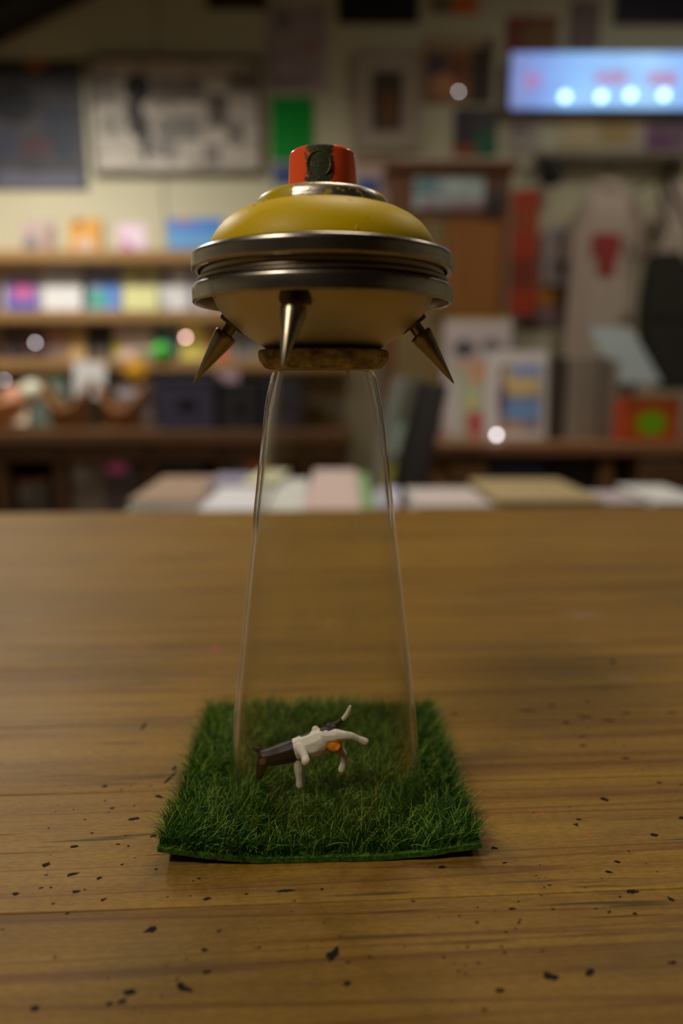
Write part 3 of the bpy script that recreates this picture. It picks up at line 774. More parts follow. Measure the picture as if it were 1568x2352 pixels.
framed('framed_portrait', 'white mounted frame with a dark brown portrait beside the cap', 'framed print', (812, 118, 966, 348), WF - .01, plain('pale frame', A(112, 104, 92, .24), .5), 0.008,
       art('dark portrait', A(48, 40, 32, .22), [('e', .55, .4, .25, .3, A(62, 40, 22, .2)), ('e', .55, .82, .35, .14, A(36, 34, 30, .2))], A(40, 32, 26, .22)), 0.052, plain('pale mount', A(106, 98, 88, .22), .8))
card('photo_collage', 'brown and black photo collage left of the lit sign', 'picture', (972, 84, 1132, 238), WF,
     art('brown collage', A(84, 60, 42, .20), [('r', .83, .45, .16, .42, A(32, 27, 20, .2)), ('e', .22, .58, .14, .16, A(40, 38, 48, .2)), ('e', .5, .5, .14, .22, A(72, 40, 22, .2)), ('e', .3, .3, .16, .16, A(102, 74, 50, .2)), ('r', .45, .9, .4, .09, A(96, 84, 66, .2))], A(74, 52, 38, .2)))
card('print', 'dark print with a red corner and a green corner under the photo collage', 'picture', (1042, 248, 1142, 358), WF,
     art('dark red green print', A(42, 40, 42, .22), [('r', .74, .28, .25, .24, A(22, 56, 40, .2)), ('r', .25, .16, .24, .15, A(86, 38, 26, .2)), ('r', .25, .6, .22, .38, A(38, 34, 40, .22))]))
card('print', 'dark red print with a brown middle above the left end of the lit sign', 'picture', (1162, 38, 1280, 128), WF, art('dark red print', A(74, 30, 26, .2), [('r', .62, .5, .3, .3, A(70, 52, 26, .2))]))
card('print', 'narrow grey purple print above the lit sign', 'picture', (1308, 2, 1376, 112), WF, art('grey purple print', A(72, 60, 58, .22)))
card('sticker', 'orange sticker at the top edge right of the black square', 'sticker', (1040, -14, 1096, 32), WF, art('orange sticker', A(136, 60, 26, .22)))
card('sticker', 'dark sticker touching the orange sticker at the top edge', 'sticker', (988, -14, 1038, 30), WF, art('dark sticker', A(70, 62, 50, .22)))
card('notice', 'pale grey notice under the left end of the lit sign', 'notice', (1164, 276, 1238, 352), WF, art('pale notice', A(98, 92, 86, .22), [('r', .4, .7, .25, .12, A(70, 66, 62, .22))]))
card('notice', 'cream notice in the row under the lit sign', 'notice', (1286, 268, 1372, 334), WF, art('cream notice', A(116, 104, 78, .22)))
card('notice', 'tan notice between the cream notice and the purple flyer', 'notice', (1378, 270, 1474, 330), WF, art('tan notice', A(104, 88, 56, .22), [('r', .85, .5, .12, .5, A(112, 98, 88, .22))]))
card('flyer', 'dark purple flyer below the lit sign at the right edge', 'flyer', (1480, 274, 1580, 372), WF, art('purple flyer', A(72, 58, 68, .2), [('e', .35, .35, .3, .3, A(66, 40, 62, .2)), ('r', .5, .1, .5, .1, A(46, 44, 56, .2))]))
# ---- lit sign
def sign():
    Y = WF - .05
    x0, x1 = at(1172, 185, Y).x, at(1640, 185, Y).x
    zt, zb = at(1400, 122, Y).z, at(1400, 249, Y).z
    cx, wd, h = (x0 + x1) / 2, x1 - x0, zt - zb
    t = thing('light_box_sign', 'blue white light box sign with red lettering', 'lit sign', (cx, Y, zb))
    obj('housing', boxm((0, 0.026, h / 2), (wd + .006, 0.046, h + .006), .003), plain('sign housing', A(120, 120, 124), .4), t)
    mt = NT('lit blue acrylic'); tc = mt.n.new('ShaderNodeTexCoord'); sp = mt.n.new('ShaderNodeSeparateXYZ'); mt.L(tc.outputs['Generated'], sp.inputs[0])
    n = mt.noise(mt.coord('Generated', scale=(5, 1, 2)), 1, 2)
    c = mt.ramp(sp.outputs[0], [(0.0, (0.22, 0.26, 0.52)), (0.14, (0.22, 0.34, 0.74)), (0.3, (0.30, 0.55, 1.0)), (0.7, (0.36, 0.62, 1.0)), (1.0, (0.22, 0.42, 1.0))])
    e = mt.n.new('ShaderNodeEmission'); mt.L(c, e.inputs[0]); mt.L(mt.math('ADD', 0.75, mt.math('MULTIPLY', n, 0.6)), e.inputs[1]); mt.L(e.outputs[0], mt.out.inputs[0])
    face = obj('lit_face', boxm((0, 0, h / 2), (wd, 0.008, h)), mt.m, t)
    red = emat('red sign letters', (0.75, 0.16, 0.30), 0.75)
    rr = random.Random(2)
    for px0, px1, py0, py1 in ((1205, 1240, 172, 204), (1366, 1440, 170, 194), (1488, 1552, 170, 196)):
        n = max(2, int((px1 - px0) / 17)); st = (px1 - px0) / n
        for i in range(n):
            a, b = at(px0 + i * st + 2, py0, Y), at(px0 + (i + 1) * st - 2, py1, Y)
            bm = bmesh.new(); w_, h_ = b.x - a.x, a.z - b.z
            s_ = min(w_, h_) * .26
            addbox(bm, (-w_ / 2 + s_ / 2, 0, 0), (s_, .004, h_)); addbox(bm, (0, 0, h_ / 2 - s_ / 2), (w_, .004, s_))
            if i % 2: addbox(bm, (w_ / 2 - s_ / 2, 0, 0), (s_, .004, h_))
            else: addbox(bm, (0, 0, 0), (w_ * .9, .004, s_)); addbox(bm, (0, 0, -h_ / 2 + s_ / 2), (w_, .004, s_))
            obj('letter', bm, red, t, ((a.x + b.x) / 2 - cx, -.006, (a.z + b.z) / 2 - zb))
    bl = emat('cold white bulb', (0.55, 0.88, 1.0), 3.4)
    for px, py in ((1297, 222), (1380, 222), (1447, 218), (1524, 218)):
        p = at(px, py, Y - .02)
        b = obj('bulb', lathe([(0, -14), (9, -11.5), (14, -4), (14, 3), (9, 10), (0, 13)], 16), bl, t, (p.x - cx, -.022, p.z - zb), smooth=True)
        bm = bmesh.new(); tube(bm, [(0, 0.006, 0), (0, 0.02, 0)], 0.005); obj('socket', bm, M_black, b)
sign()
# ---- ledge under the notices
c0, c1 = at(1236, 352, 2.44), at(1600, 352, 2.44)
led = thing('wall_ledge', 'thin grey ledge across the wall under the notices', 'ledge', ((c0.x + c1.x) / 2, 2.475, c0.z - .012))
obj('board', boxm((0, 0, 0.012), (c1.x - c0.x, 0.07, 0.022), .002), plain('grey ledge', A(92, 86, 76, .26), .6), led)
for sx in (-.2, .2): obj('bracket', boxm((sx, 0.018, -.02), (0.02, 0.03, 0.04), .002), M_black, led)

# ---- tall wooden cupboard behind the saucer
def cupboard():
    Y = 2.22
    x0, x1 = at(893, 560, Y).x, at(1168, 560, Y).x
    zt = at(1030, 392, Y).z; cx, wd = (x0 + x1) / 2, x1 - x0
    t = thing('wooden_cupboard', 'tall dark wooden cupboard right behind the saucer', 'cupboard', (cx, Y, 0))
    mb = woodmat('reddish brown cupboard', A(76, 48, 28, .28), A(54, 33, 19, .28), 2)
    mo = woodmat('orange brown panel', A(96, 60, 24, .30), A(76, 48, 20, .30), 2)
    th = .022; dp = .28
    for sx in (-1, 1): obj('side_panel', boxm((sx * (wd / 2 - th / 2), dp / 2, zt / 2), (th, dp, zt), .002), mb, t)
    obj('top_panel', boxm((0, dp / 2 - .01, zt + .011), (wd + .03, dp + .02, .022), .003), mb, t)
    obj('back_panel', boxm((0, dp - .006, zt / 2), (wd - 2 * th, .012, zt)), mb, t)
    zr = at(1030, 500, Y).z
    obj('upper_fascia', boxm((0, .011, (zt + zr) / 2), (wd - 2 * th, .02, zt - zr - .002), .002), mb, t)
    zb = at(1030, 770, Y).z
    xs = (-wd / 2 + th, -wd * .02, wd / 2 - th)
    for a, b, mm_ in ((xs[0], xs[1], plain('olive panel', A(74, 62, 38, .24), .6)), (xs[1], xs[2], mo)):
        d_ = obj('door', boxm(((a + b) / 2, .012, (zr + .12) / 2), (b - a - .004, .02, zr - .124), .003), mm_, t)
        obj('knob', lathe([(0, 0), (9, 2), (12, 8), (8, 13), (0, 14)], 16), M_black, d_, ((a + b) / 2 + (b - a) * .38 * (-1 if a > xs[0] else 1), .002, zb + .05), (PI / 2, 0, 0), smooth=True)
    p = at(1030, 446, Y)
    obj('name_plate', boxm((p.x - cx, -.006, p.z), (at(1110, 446, Y).x - at(950, 446, Y).x, .008, at(0, 412, Y).z - at(0, 482, Y).z)),
        art('pale blue plate', A(100, 112, 112, .22), [('e', .2, .7, .18, .26, A(56, 78, 84, .22)), ('r', .55, .18, .42, .14, A(84, 72, 76, .22)), ('e', .4, .4, .1, .3, A(86, 92, 94, .22))], A(84, 92, 92, .22)), t)
    p = at(1132, 462, Y)
    o = obj('wall_hanging', lathe([(0, -4), (38, -2), (40, 2), (30, 8), (0, 10)], 24), plain('dark leather fob', A(34, 28, 26, .24), .6), t, (p.x - cx, -.008, p.z), (PI / 2, 0, 0), smooth=True)
    o.scale = (.8, 1.25, 1)
    o.name = 'oval_escutcheon'
cupboard()
card('banner', 'tall red paper banner hanging beside the wooden cupboard', 'banner', (1172, 436, 1234, 724), 2.30, art('red banner', A(106, 36, 18, .28), [('r', .4, .35, .5, .12, A(78, 32, 20, .28)), ('r', .5, .75, .5, .08, A(98, 46, 20, .28))]), th=.004)
card('poster', 'white and blue poster half hidden behind the orange cap', 'poster', (812, 364, 908, 476), 2.34, art('white blue poster', A(112, 98, 92, .24), [('r', .34, .4, .26, .2, A(36, 52, 92, .24)), ('r', .5, .9, .5, .08, A(80, 62, 44, .24))]))
card('notice', 'grey lilac notice hanging between the red banner and the shirt', 'notice', (1246, 520, 1316, 664), WF - .02, art('grey lilac notice', A(98, 90, 92, .22), [('r', .6, .8, .3, .1, A(76, 72, 72, .22)), ('r', .5, .4, .3, .04, A(82, 78, 82, .22))]))
card('postcard', 'small ochre postcard below the grey lilac notice', 'postcard', (1234, 656, 1312, 702), WF - .02, art('ochre postcard', A(110, 72, 22, .22), [('r', .7, .5, .3, .5, A(66, 46, 16, .22))]))
card('label_strip', 'dull purple label strip below the ochre postcard', 'label', (1196, 706, 1342, 740), WF - .02, art('purple strip', A(78, 62, 66, .22), [('r', .1, .4, .16, .4, A(48, 40, 44, .22))]))

# ---- shirts and the bag on the right
def shirt(name, label, box, Y, c, printc=None):
    x0, y0, x1, y1 = box
    pc = at((x0 + x1) / 2, y0, Y); zb = at((x0 + x1) / 2, y1, Y).z
    wd = at(x1, y0, Y).x - at(x0, y0, Y).x; h = pc.z - zb
    t = thing(name, label, 'shirt', (pc.x, Y, zb))
    m = plain('cloth ' + name + label[:5], c, .9, var=.06)
    bm = bmesh.new(); rows = 16; seg = 32; rings = []
    for j in range(rows + 1):
        f = j / rows
        sh = 1.0 if f < .78 else max(.30, 1 - ((f - .78) / .22) ** 1.4 * .70)
        rw = wd / 2 * (0.96 + .06 * (1 - f)) * sh; rdp = .030 * (1 if f < .9 else .6)
        rings.append([bm.verts.new((rw * math.cos(2 * PI * k / seg), rdp * math.sin(2 * PI * k / seg) + .010 * (1 - f) * math.sin(7 * math.cos(2 * PI * k / seg) + 2 * f), h * f)) for k in range(seg)])
    for a, b in zip(rings[:-1], rings[1:]):
        for k in range(seg): bm.faces.new((a[k], a[(k + 1) % seg], b[(k + 1) % seg], b[k]))
    bm.faces.new(rings[-1]); bm.faces.new(rings[0][::-1])
    obj('body', bm, m, t, smooth=True)
    for sx in (-1, 1):
        bm = bmesh.new()
        tube(bm, [(sx * wd * .30, 0, h * .90), (sx * wd * .46, 0, h * .80), (sx * wd * .56, .004, h * .66), (sx * wd * .60, .006, h * .58)], [wd * .16, wd * .17, wd * .15, wd * .15], 16, flat=.25)
        obj('sleeve', bm, m, t, smooth=True)
    bm = bmesh.new(); tube(bm, [(wd * .17 * math.cos(a), -.012 - .012 * math.sin(a), h * .985 - .02 * math.sin(a)) for a in [PI * i / 12 for i in range(13)]], .006, 8)
    obj('collar', bm, m, t, smooth=True)
    if printc:
        bm = bmesh.new(); addbox(bm, (0, 0, 0), (wd * .40, .003, h * .11), 0); addbox(bm, (wd * .02, 0, -h * .10), (wd * .26, .003, h * .10), 0)
        obj('chest_print', bm, plain('dark red print ink', printc, .8), t, (-wd * .04, -.0375, h * .66))
    bm = bmesh.new(); tube(bm, [(0, .0, h * .97), (0, .0, h + .03), (.015, 0, h + .05), (0, 0, h + .065), (-.014, 0, h + .052)], .0025, 6)
    obj('hanger_hook', bm, M_black, t)
    return t
shirt('hanging_shirt', 'pale grey shirt with a dark red chest print on the wall', (1318, 412, 1480, 850), 2.43, A(112, 103, 96, .20), A(96, 34, 34, .20))
shirt('hanging_shirt', 'pale pinkish shirt cut off by the right edge of the picture', (1524, 400, 1690, 660), 2.43, A(112, 98, 86, .20))
def bag():
    Y = 2.24
    c = at(1516, 880, Y); zt = at(1500, 585, Y).z; zb = at(1500, 895, Y).z
    t = thing('shoulder_bag', 'black shoulder bag hanging by an olive strap at the right edge', 'bag', (c.x, Y, zb))
    m = plain('black canvas', A(22, 21, 18, .22), .85); ms = plain('olive webbing', A(58, 56, 40, .22), .9)
    h = zt - zb; bm = bmesh.new(); rows = 14; seg = 24; rings = []
    for j in range(rows + 1):
        f = j / rows
        wl = .055 + .03 * math.sin(PI * min(1, f * 1.1)) ; sh = -.02 * f + .05 * (1 - f) ** 2
        if f < .06 or f > .95: wl *= .8
        rings.append([bm.verts.new((sh + wl * math.copysign(abs(math.cos(2 * PI * k / seg)) ** .6, math.cos(2 * PI * k / seg)), .05 * math.copysign(abs(math.sin(2 * PI * k / seg)) ** .7, math.sin(2 * PI * k / seg)), h * f)) for k in range(seg)])
    for a, b in zip(rings[:-1], rings[1:]):
        for k in range(seg): bm.faces.new((a[k], a[(k + 1) % seg], b[(k + 1) % seg], b[k]))
    bm.faces.new(rings[-1]); bm.faces.new(rings[0][::-1])
    obj('body', bm, m, t, smooth=True)
    obj('flap', boxm((-.012, -.052, h * .74), (.13, .006, h * .42), .002), m, t)
    s0 = at(1512, 400, Y) - t.location
    bm = bmesh.new(); pts = [(-.07, 0, h * .93), (-.02, 0, h + .08), (s0.x - .004, 0, s0.z), (s0.x + .012, 0, s0.z), (.05, 0, h + .08), (.06, 0, h * .93)]
    tube(bm, pts, [.016] * 6, 10, flat=.2); obj('strap', bm, ms, t, smooth=True)
    bm = bmesh.new(); tube(bm, [(s0.x, .0, s0.z - .008), (s0.x, .27, s0.z)], .004); obj('peg', bm, M_black, t)
bag()
# black clip / cap hung above the shirts
bm = lathe([(0, 0), (26, 2), (40, 12), (44, 26), (36, 44), (20, 56), (0, 60)], 24)
p = at(1268, 424, 2.42)
hat = thing('hung_cap', 'small black cap hung above the red banner', 'cap', (p.x, 2.44, p.z))
M_cap2 = plain('black cotton', A(26, 27, 28, .22), .9)
o = obj('crown', bm, M_cap2, hat, smooth=True); o.scale = (.9, .7, 1.25)
bm = bmesh.new(); addbox(bm, (-.030, -.03, .055), (.055, .05, .006), .002, Matrix.Rotation(.5, 4, 'Y')); obj('peak', bm, M_cap2, hat)

# ---- shelves on the left
SY0, SY1 = 2.28, 2.50
shz = [at(300, py, SY0).z for py in (583, 722, 834)]
sx0, sx1 = -1.55, at(800, 700, SY0).x
CABZ = at(300, 990, 2.02).z
for zz, lab in zip(shz, ('highest pale wooden wall shelf on the left, holding cards', 'middle pale wooden wall shelf on the left, holding pale books', 'lowest pale wooden wall shelf on the left, holding dark books')):
    rack = thing('wall_shelf', lab, 'shelf', ((sx0 + sx1) / 2, SY1, zz - .03), group='pale wall shelves')
    obj('shelf_board', boxm((0, (SY0 - SY1) / 2, .017), (sx1 - sx0, SY1 - SY0, .026), .002), M_shelfw, rack)
    obj('front_lip', boxm((0, SY0 - SY1 + .003, .026), (sx1 - sx0, .010, .034), .002), M_shelfw, rack)
    for fx in (-.42, 0, .42):
        obj('bracket', boxm((fx * (sx1 - sx0), -.05, -.008), (.018, .10, .022), .002), M_shelfw, rack)
def sh(i): return shz[i] + .0002
KL = .62
BY = SY0 + .045
card('greeting_card', 'grey and pink card standing on the top shelf, leftmost there', 'card', (48, 506, 126, 580), BY, art('grey pink card', A(160, 140, 134, KL), [('e', .28, .3, .22, .28, A(106, 104, 106, KL)), ('r', .84, .4, .1, .4, A(120, 98, 88, KL))], A(150, 128, 124, KL)), z0=sh(0), lean=.1)
book('book', 'gold and white book standing on the top shelf', (160, 502, 232, 580), BY, art('gold cover', A(176, 124, 44, KL), [('e', .5, .25, .26, .26, A(176, 152, 132, KL)), ('e', .3, .85, .16, .1, A(104, 70, 24, KL))]), .022, z0=sh(0), spine=plain('dark spine', A(52, 40, 26, KL)))
card('round_card', 'small pink lilac card standing between the gold book and the blue card', 'card', (270, 512, 336, 580), BY, art('pink card', A(200, 170, 184, KL), [('e', .36, .3, .2, .26, A(160, 100, 148, KL)), ('e', .62, .6, .3, .3, A(206, 180, 194, KL))]), z0=sh(0), lean=.1)
card('picture_card', 'wide blue landscape card standing on the top shelf', 'card', (384, 500, 512, 574), BY, art('blue landscape', A(90, 142, 190, KL), [('r', .5, .82, .5, .18, A(70, 116, 190, KL)), ('e', .32, .9, .16, .08, A(140, 110, 130, KL)), ('r', .5, .1, .5, .12, A(64, 104, 130, KL))]), z0=sh(0), lean=.1)
book('book', 'white book with a purple and pink square on the middle shelf', (2, 618, 92, 722), BY, art('purple pink cover', A(180, 172, 168, KL), [('r', .52, .42, .40, .36, A(98, 84, 152, KL)), ('e', .55, .52, .26, .18, A(176, 92, 140, KL)), ('r', .52, .18, .40, .13, A(78, 84, 158, KL))]), z0=sh(1))
book('book', 'plain white book with a pale blue heading on the middle shelf', (96, 606, 186, 722), BY, art('white cover', A(206, 206, 202, KL), [('r', .55, .82, .34, .09, A(166, 178, 196, KL))]), z0=sh(1))
book('book', 'blue and green picture book beside the plain white book', (194, 608, 276, 722), BY, art('blue green cover', A(132, 140, 172, KL), [('r', .68, .40, .24, .24, A(82, 122, 190, KL)), ('e', .36, .32, .26, .17, A(70, 150, 130, KL)), ('r', .06, .5, .08, .3, A(70, 82, 82, KL)), ('r', .6, .68, .3, .08, A(104, 108, 136, KL)), ('r', .5, .08, .5, .06, A(156, 166, 200, KL))]), z0=sh(1))
book('book', 'pale yellow book with black lettering on the middle shelf', (281, 604, 362, 722), BY, art('yellow cover', A(206, 204, 142, KL), [('r', .44, .68, .06, .07, A(100, 96, 54, KL)), ('e', .62, .69, .07, .08, A(104, 100, 60, KL)), ('r', .80, .68, .06, .05, A(122, 118, 72, KL))]), z0=sh(1))
book('book', 'white book with black streaks beside the pale yellow book', (368, 608, 440, 722), BY, art('white black cover', A(196, 196, 200, KL), [('e', .2, .75, .16, .16, A(110, 108, 112, KL)), ('r', .9, .5, .10, .4, A(150, 148, 158, KL)), ('e', .15, .2, .08, .2, A(150, 150, 152, KL))]), z0=sh(1))
book('book', 'pale grey book on the middle shelf next to the saucer rim', (446, 612, 530, 722), BY, art('pale grey cover', A(176, 174, 180, KL), [('r', .5, .4, .2, .3, A(140, 138, 146, KL))]), z0=sh(1))
book('book', 'cream book on the middle shelf hidden behind the saucer', (540, 612, 620, 722), BY, art('cream cover', A(186, 176, 146, KL)), z0=sh(1))
book('book', 'dark maroon book on the bottom shelf, leftmost there', (4, 742, 62, 834), BY, art('maroon cover', A(76, 58, 56, KL), [('r', .6, .3, .3, .2, A(50, 40, 42, KL))]), z0=sh(2))
book('book', 'dark plum book beside the maroon book on the bottom shelf', (64, 744, 108, 834), BY, art('plum cover', A(90, 58, 62, KL), [('r', .5, .2, .5, .16, A(60, 44, 44, KL))]), z0=sh(2))
book('book', 'salmon brown book on the bottom shelf', (110, 746, 158, 834), BY, art('salmon cover', A(152, 112, 88, KL), [('r', .4, .25, .4, .2, A(110, 92, 84, KL))]), z0=sh(2))
book('book', 'plain tan book between the salmon book and the black book', (160, 746, 196, 834), BY, art('tan cover', A(172, 142, 92, KL)), z0=sh(2))
book('book', 'black book on the bottom shelf above the white tag', (200, 742, 256, 834), BY, art('black cover', A(44, 42, 42, KL), [('e', .55, .25, .3, .18, A(84, 72, 66, KL))]), z0=sh(2))
book('book', 'pink white book with a yellow spot on the bottom shelf', (259, 742, 350, 834), BY, art('pink white cover', A(186, 160, 152, KL), [('e', .1, .4, .14, .2, A(164, 150, 40, KL)), ('r', .5, .75, .4, .05, A(204, 180, 178, KL)), ('r', .75, .2, .22, .12, A(110, 116, 92, KL))]), z0=sh(2))
book('book', 'navy book standing behind the green ball', (353, 742, 404, 834), BY, art('navy cover', A(64, 72, 104, KL), [('r', .6, .85, .4, .1, A(94, 104, 92, KL)), ('e', .75, .4, .25, .3, A(90, 108, 132, KL))]), z0=sh(2))
book('book', 'yellow book on the bottom shelf beside the spike', (414, 738, 470, 834), BY, art('mustard cover', A(190, 182, 88, KL), [('r', .5, .5, .3, .1, A(164, 152, 70, KL))]), z0=sh(2))
book('book', 'orange brown book on the bottom shelf near the spike', (474, 748, 524, 834), BY, art('orange cover', A(160, 110, 70, KL), [('r', .6, .3, .3, .2, A(190, 84, 56, KL))]), z0=sh(2))
book('book', 'grey book on the bottom shelf behind the saucer dish', (528, 746, 590, 834), BY, art('grey cover', A(130, 122, 112, KL), [('e', .5, .4, .3, .3, A(96, 92, 92, KL))]), z0=sh(2))
book('book', 'olive book on the bottom shelf hidden by the cork disc', (594, 746, 650, 834), BY, art('olive cover', A(120, 112, 80, KL)), z0=sh(2))
def ball(name, label, px, py, Y, r, c, cat='ball', z0=None, sq=1.0):
    p = at(px, py, Y)
    z = (z0 + r * sq) if z0 is not None else p.z
    bm = bmesh.new(); bmesh.ops.create_uvsphere(bm, u_segments=24, v_segments=14, radius=r)
    bmesh.ops.scale(bm, vec=(1, 1, sq), verts=bm.verts)
    t = thing(name, label, cat, (p.x, Y, z - r * sq))
    obj('body', bm, plain(name + ' skin ' + label[:8], c, .4, var=.08), t, (0, 0, r * sq), smooth=True)
    bm = bmesh.new(); bmesh.ops.create_cone(bm, segments=24, radius1=r * 1.004, radius2=r * 1.004, depth=r * .08, cap_ends=False)
    obj('band', bm, plain(name + ' band ' + label[:8], tuple(v * .7 for v in c), .5), t, (0, 0, r * sq), smooth=True)
    return t
ball('toy_ball', 'bright green ball on the bottom shelf front', 372, 812, SY0 + .012, .033, A(74, 182, 66, KL), z0=sh(2))
# rosette hanging on the bottom shelf edge
p = at(312, 848, SY0 - .012)
ros = thing('paper_rosette', 'small golden yellow rosette on the edge of the bottom shelf', 'rosette', (p.x, SY0 - .012, p.z - .03))
bm = lathe([(0, -3), (24, -3), (34, -1), (36, 1), (30, 4), (0, 5)], 30)
for v in bm.verts:
    a = math.atan2(v.co.y, v.co.x); r = math.hypot(v.co.x, v.co.y)
    if r > .02: v.co *= 1 + .06 * math.cos(12 * a)
obj('petals', bm, plain('golden paper', A(196, 140, 30, .6), .6), ros, (0, 0, .03), (PI / 2, 0, 0), smooth=True)
obj('centre', lathe([(0, 0), (12, 1), (9, 5), (0, 6)], 20), plain('ochre paper', A(206, 160, 44, .6), .6), ros, (0, -.004, .03), (PI / 2, 0, 0), smooth=True)
card('price_tag', 'white paper tag hanging below the bottom shelf', 'tag', (166, 830, 238, 912), SY0 - .010, art('white tag', A(190, 188, 186, .55)), th=.002, roll=.08)

# ---- low cabinet under the shelves
def cabinet():
    Y0, Y1 = 2.02, 2.50
    zt = at(300, 990, Y0).z
    xl, xr = -1.6, at(800, 1000, Y0).x
    wd = xr - xl; cx = (xl + xr) / 2
    t = thing('low_cabinet', 'long dark brown open cabinet below the book shelves', 'cabinet', (cx, Y0, 0))
    dp = Y1 - Y0
    obj('top_board', boxm((0, dp / 2 - .01, zt - .018), (wd + .02, dp + .02, .036), .003), M_brown, t)
    obj('bottom_board', boxm((0, dp / 2, .08), (wd, dp, .03), .002), M_brown, t)
    obj('back_panel', boxm((0, dp - .008, zt / 2), (wd, .014, zt - .05)), M_dark, t)
    obj('middle_shelf', boxm((0, dp / 2 + .02, zt * .62), (wd - .02, dp - .06, .022), .002), M_brown, t)
    for px in (None, 0, 135, 345, 510, 700):
        x = -wd / 2 + .015 if px is None else at(px, 1080, Y0).x - cx
        obj('upright', boxm((x, dp / 2, zt / 2 - .02), (.034, dp, zt - .045), .002), M_brownv, t)
    obj('upright', boxm((wd / 2 - .015, dp / 2, zt / 2 - .02), (.034, dp, zt - .045), .002), M_brownv, t)
    obj('rail', boxm((0, .012, zt - .062), (wd, .022, .05), .002), M_brown, t)
    return zt, zt * .62 + .011, Y0
CZ, CM, CY0 = cabinet()
# things in the open bays
framed('leaning_picture', 'dark framed picture leaning in the leftmost cabinet bay', 'framed print', (26, 1090, 126, pyof(CM + .0005, CY0 + .06)), CY0 + .06, M_dark, .012, art('dim grey picture', A(52, 50, 46, .2), [('e', .3, .7, .2, .15, A(70, 66, 60, .2)), ('r', .5, .93, .48, .05, A(96, 56, 24, .2))]))
book('file_box', 'grey file box with a magenta label in the cabinet', (176, 1044, 252, 1290), CY0 + .05, art('dim file box', A(54, 46, 40, .2), [('e', .3, .75, .2, .1, A(74, 66, 56, .2))]), .06, 0.0, z0=CM + .0005, cat='box')
book('file_box', 'dark file box with a pink patch in the cabinet', (256, 1044, 330, 1290), CY0 + .05, art('pink patch box', A(38, 30, 30, .2), [('e', .35, .84, .3, .07, A(122, 50, 84, .2))]), .06, 0.0, z0=CM + .0005, cat='box')
book('file_box', 'black file box behind the stacked magazines in the cabinet', (378, 1046, 474, 1290), CY0 + .06, art('black file', A(22, 20, 18, .2)), .08, 0.0, z0=CM + .0005, cat='box')
book('file_box', 'grey file box with an orange patch beside the glass', (540, 1050, 640, 1290), CY0 + .05, art('orange patch box', A(50, 46, 40, .2), [('r', .6, .88, .25, .06, A(110, 56, 24, .2))]), .06, 0.0, z0=CM + .0005, cat='box')
# baskets on the cabinet
def basket(label, px0, px1, y0, y1, Y, lift, col):
    a, b = at(px0, y1, Y), at(px1, y1, Y); cx = (a.x + b.x) / 2; A_ = (b.x - a.x) / 2; B_ = A_ * .62
    H = at(px0, y0, Y).z - CZ - .001
    t = thing('wicker_basket', label, 'basket', (cx, Y + .02, CZ + .0005))
    seg, rows = 56, 14; bm = bmesh.new(); rings = []
    def ring(f, inn):
        out = []
        for k in range(seg):
            th = 2 * PI * k / seg; hh = H * (1 - lift * math.sin(th) ** 2)
            q = .68 + .32 * f ** .8 - (0.05 if inn else 0) + (.012 * math.cos(k * PI) * (1 if int(f * rows) % 2 else -1))
            out.append(bm.verts.new((A_ * q * math.cos(th), B_ * q * math.sin(th), .003 + (hh - .003) * f + (0.004 if inn and f == 0 else 0))))
        return out
    for j in range(rows + 1): rings.append(ring(j / rows, False))
    for j in range(rows, -1, -1): rings.append(ring(j / rows, True))
    for r0, r1 in zip(rings[:-1], rings[1:]):
        for k in range(seg): bm.faces.new((r0[k], r0[(k + 1) % seg], r1[(k + 1) % seg], r1[k]))
    bm.faces.new(rings[0][::-1]); bm.faces.new(rings[-1])
    m = NT('wicker ' + label[:12]); n = m.noise(m.coord('Object', scale=(120, 120, 260)), 1, 2)
    m.bsdf(m.ramp(n, [(.35, tuple(v * .35 for v in col)), (.65, col)]), .6); m.bump(n, .8, .004)
    obj('body', bm, m.m, t, smooth=False)
    bm = bmesh.new(); pts = [(A_ * math.cos(2 * PI * k / 48), B_ * math.sin(2 * PI * k / 48), H * (1 - lift * math.sin(2 * PI * k / 48) ** 2)) for k in range(49)]
    tube(bm, pts, .008, 8); obj('rim', bm, m.m, t, smooth=True)
    return t, H
basket('round wicker basket at the far left of the cabinet top', -76, 78, 905, 995, CY0 + .12, .30, A(170, 118, 66, .45))
basket('boat shaped wicker basket next to the round basket', 98, 212, 876, 990, CY0 + .14, .62, A(120, 82, 42, .42))
basket('boat shaped wicker basket below the white tag', 228, 334, 888, 990, CY0 + .14, .60, A(124, 80, 38, .42))
card('gift_card', 'pink and cream card standing in the round basket', 'card', (2, 885, 60, 985), CY0 + .10, art('pink cream card', A(196, 160, 140, .5), [('r', .4, .7, .4, .25, A(190, 128, 110, .5))]), z0=CZ + .012, lean=.25)
ball('paper_ball', 'cream paper ball above the boat shaped basket', 74, 905, CY0 + .14, .036, A(214, 196, 158, .5), z0=CZ + .072)
book('box_file', 'teal box standing behind the wicker baskets', (70, 868, 160, 985), CY0 + .30, art('teal box', A(90, 102, 92, .45)), .05, 0.0, z0=CZ + .0005, cat='box')
card('leaflet', 'white leaflet standing behind the second boat shaped basket', 'leaflet', (262, 868, 352, 985), CY0 + .28, art('grey leaflet', A(128, 120, 122, .42), [('r', .5, .3, .5, .3, A(70, 60, 54, .42))]), z0=CZ + .0005, lean=.1)
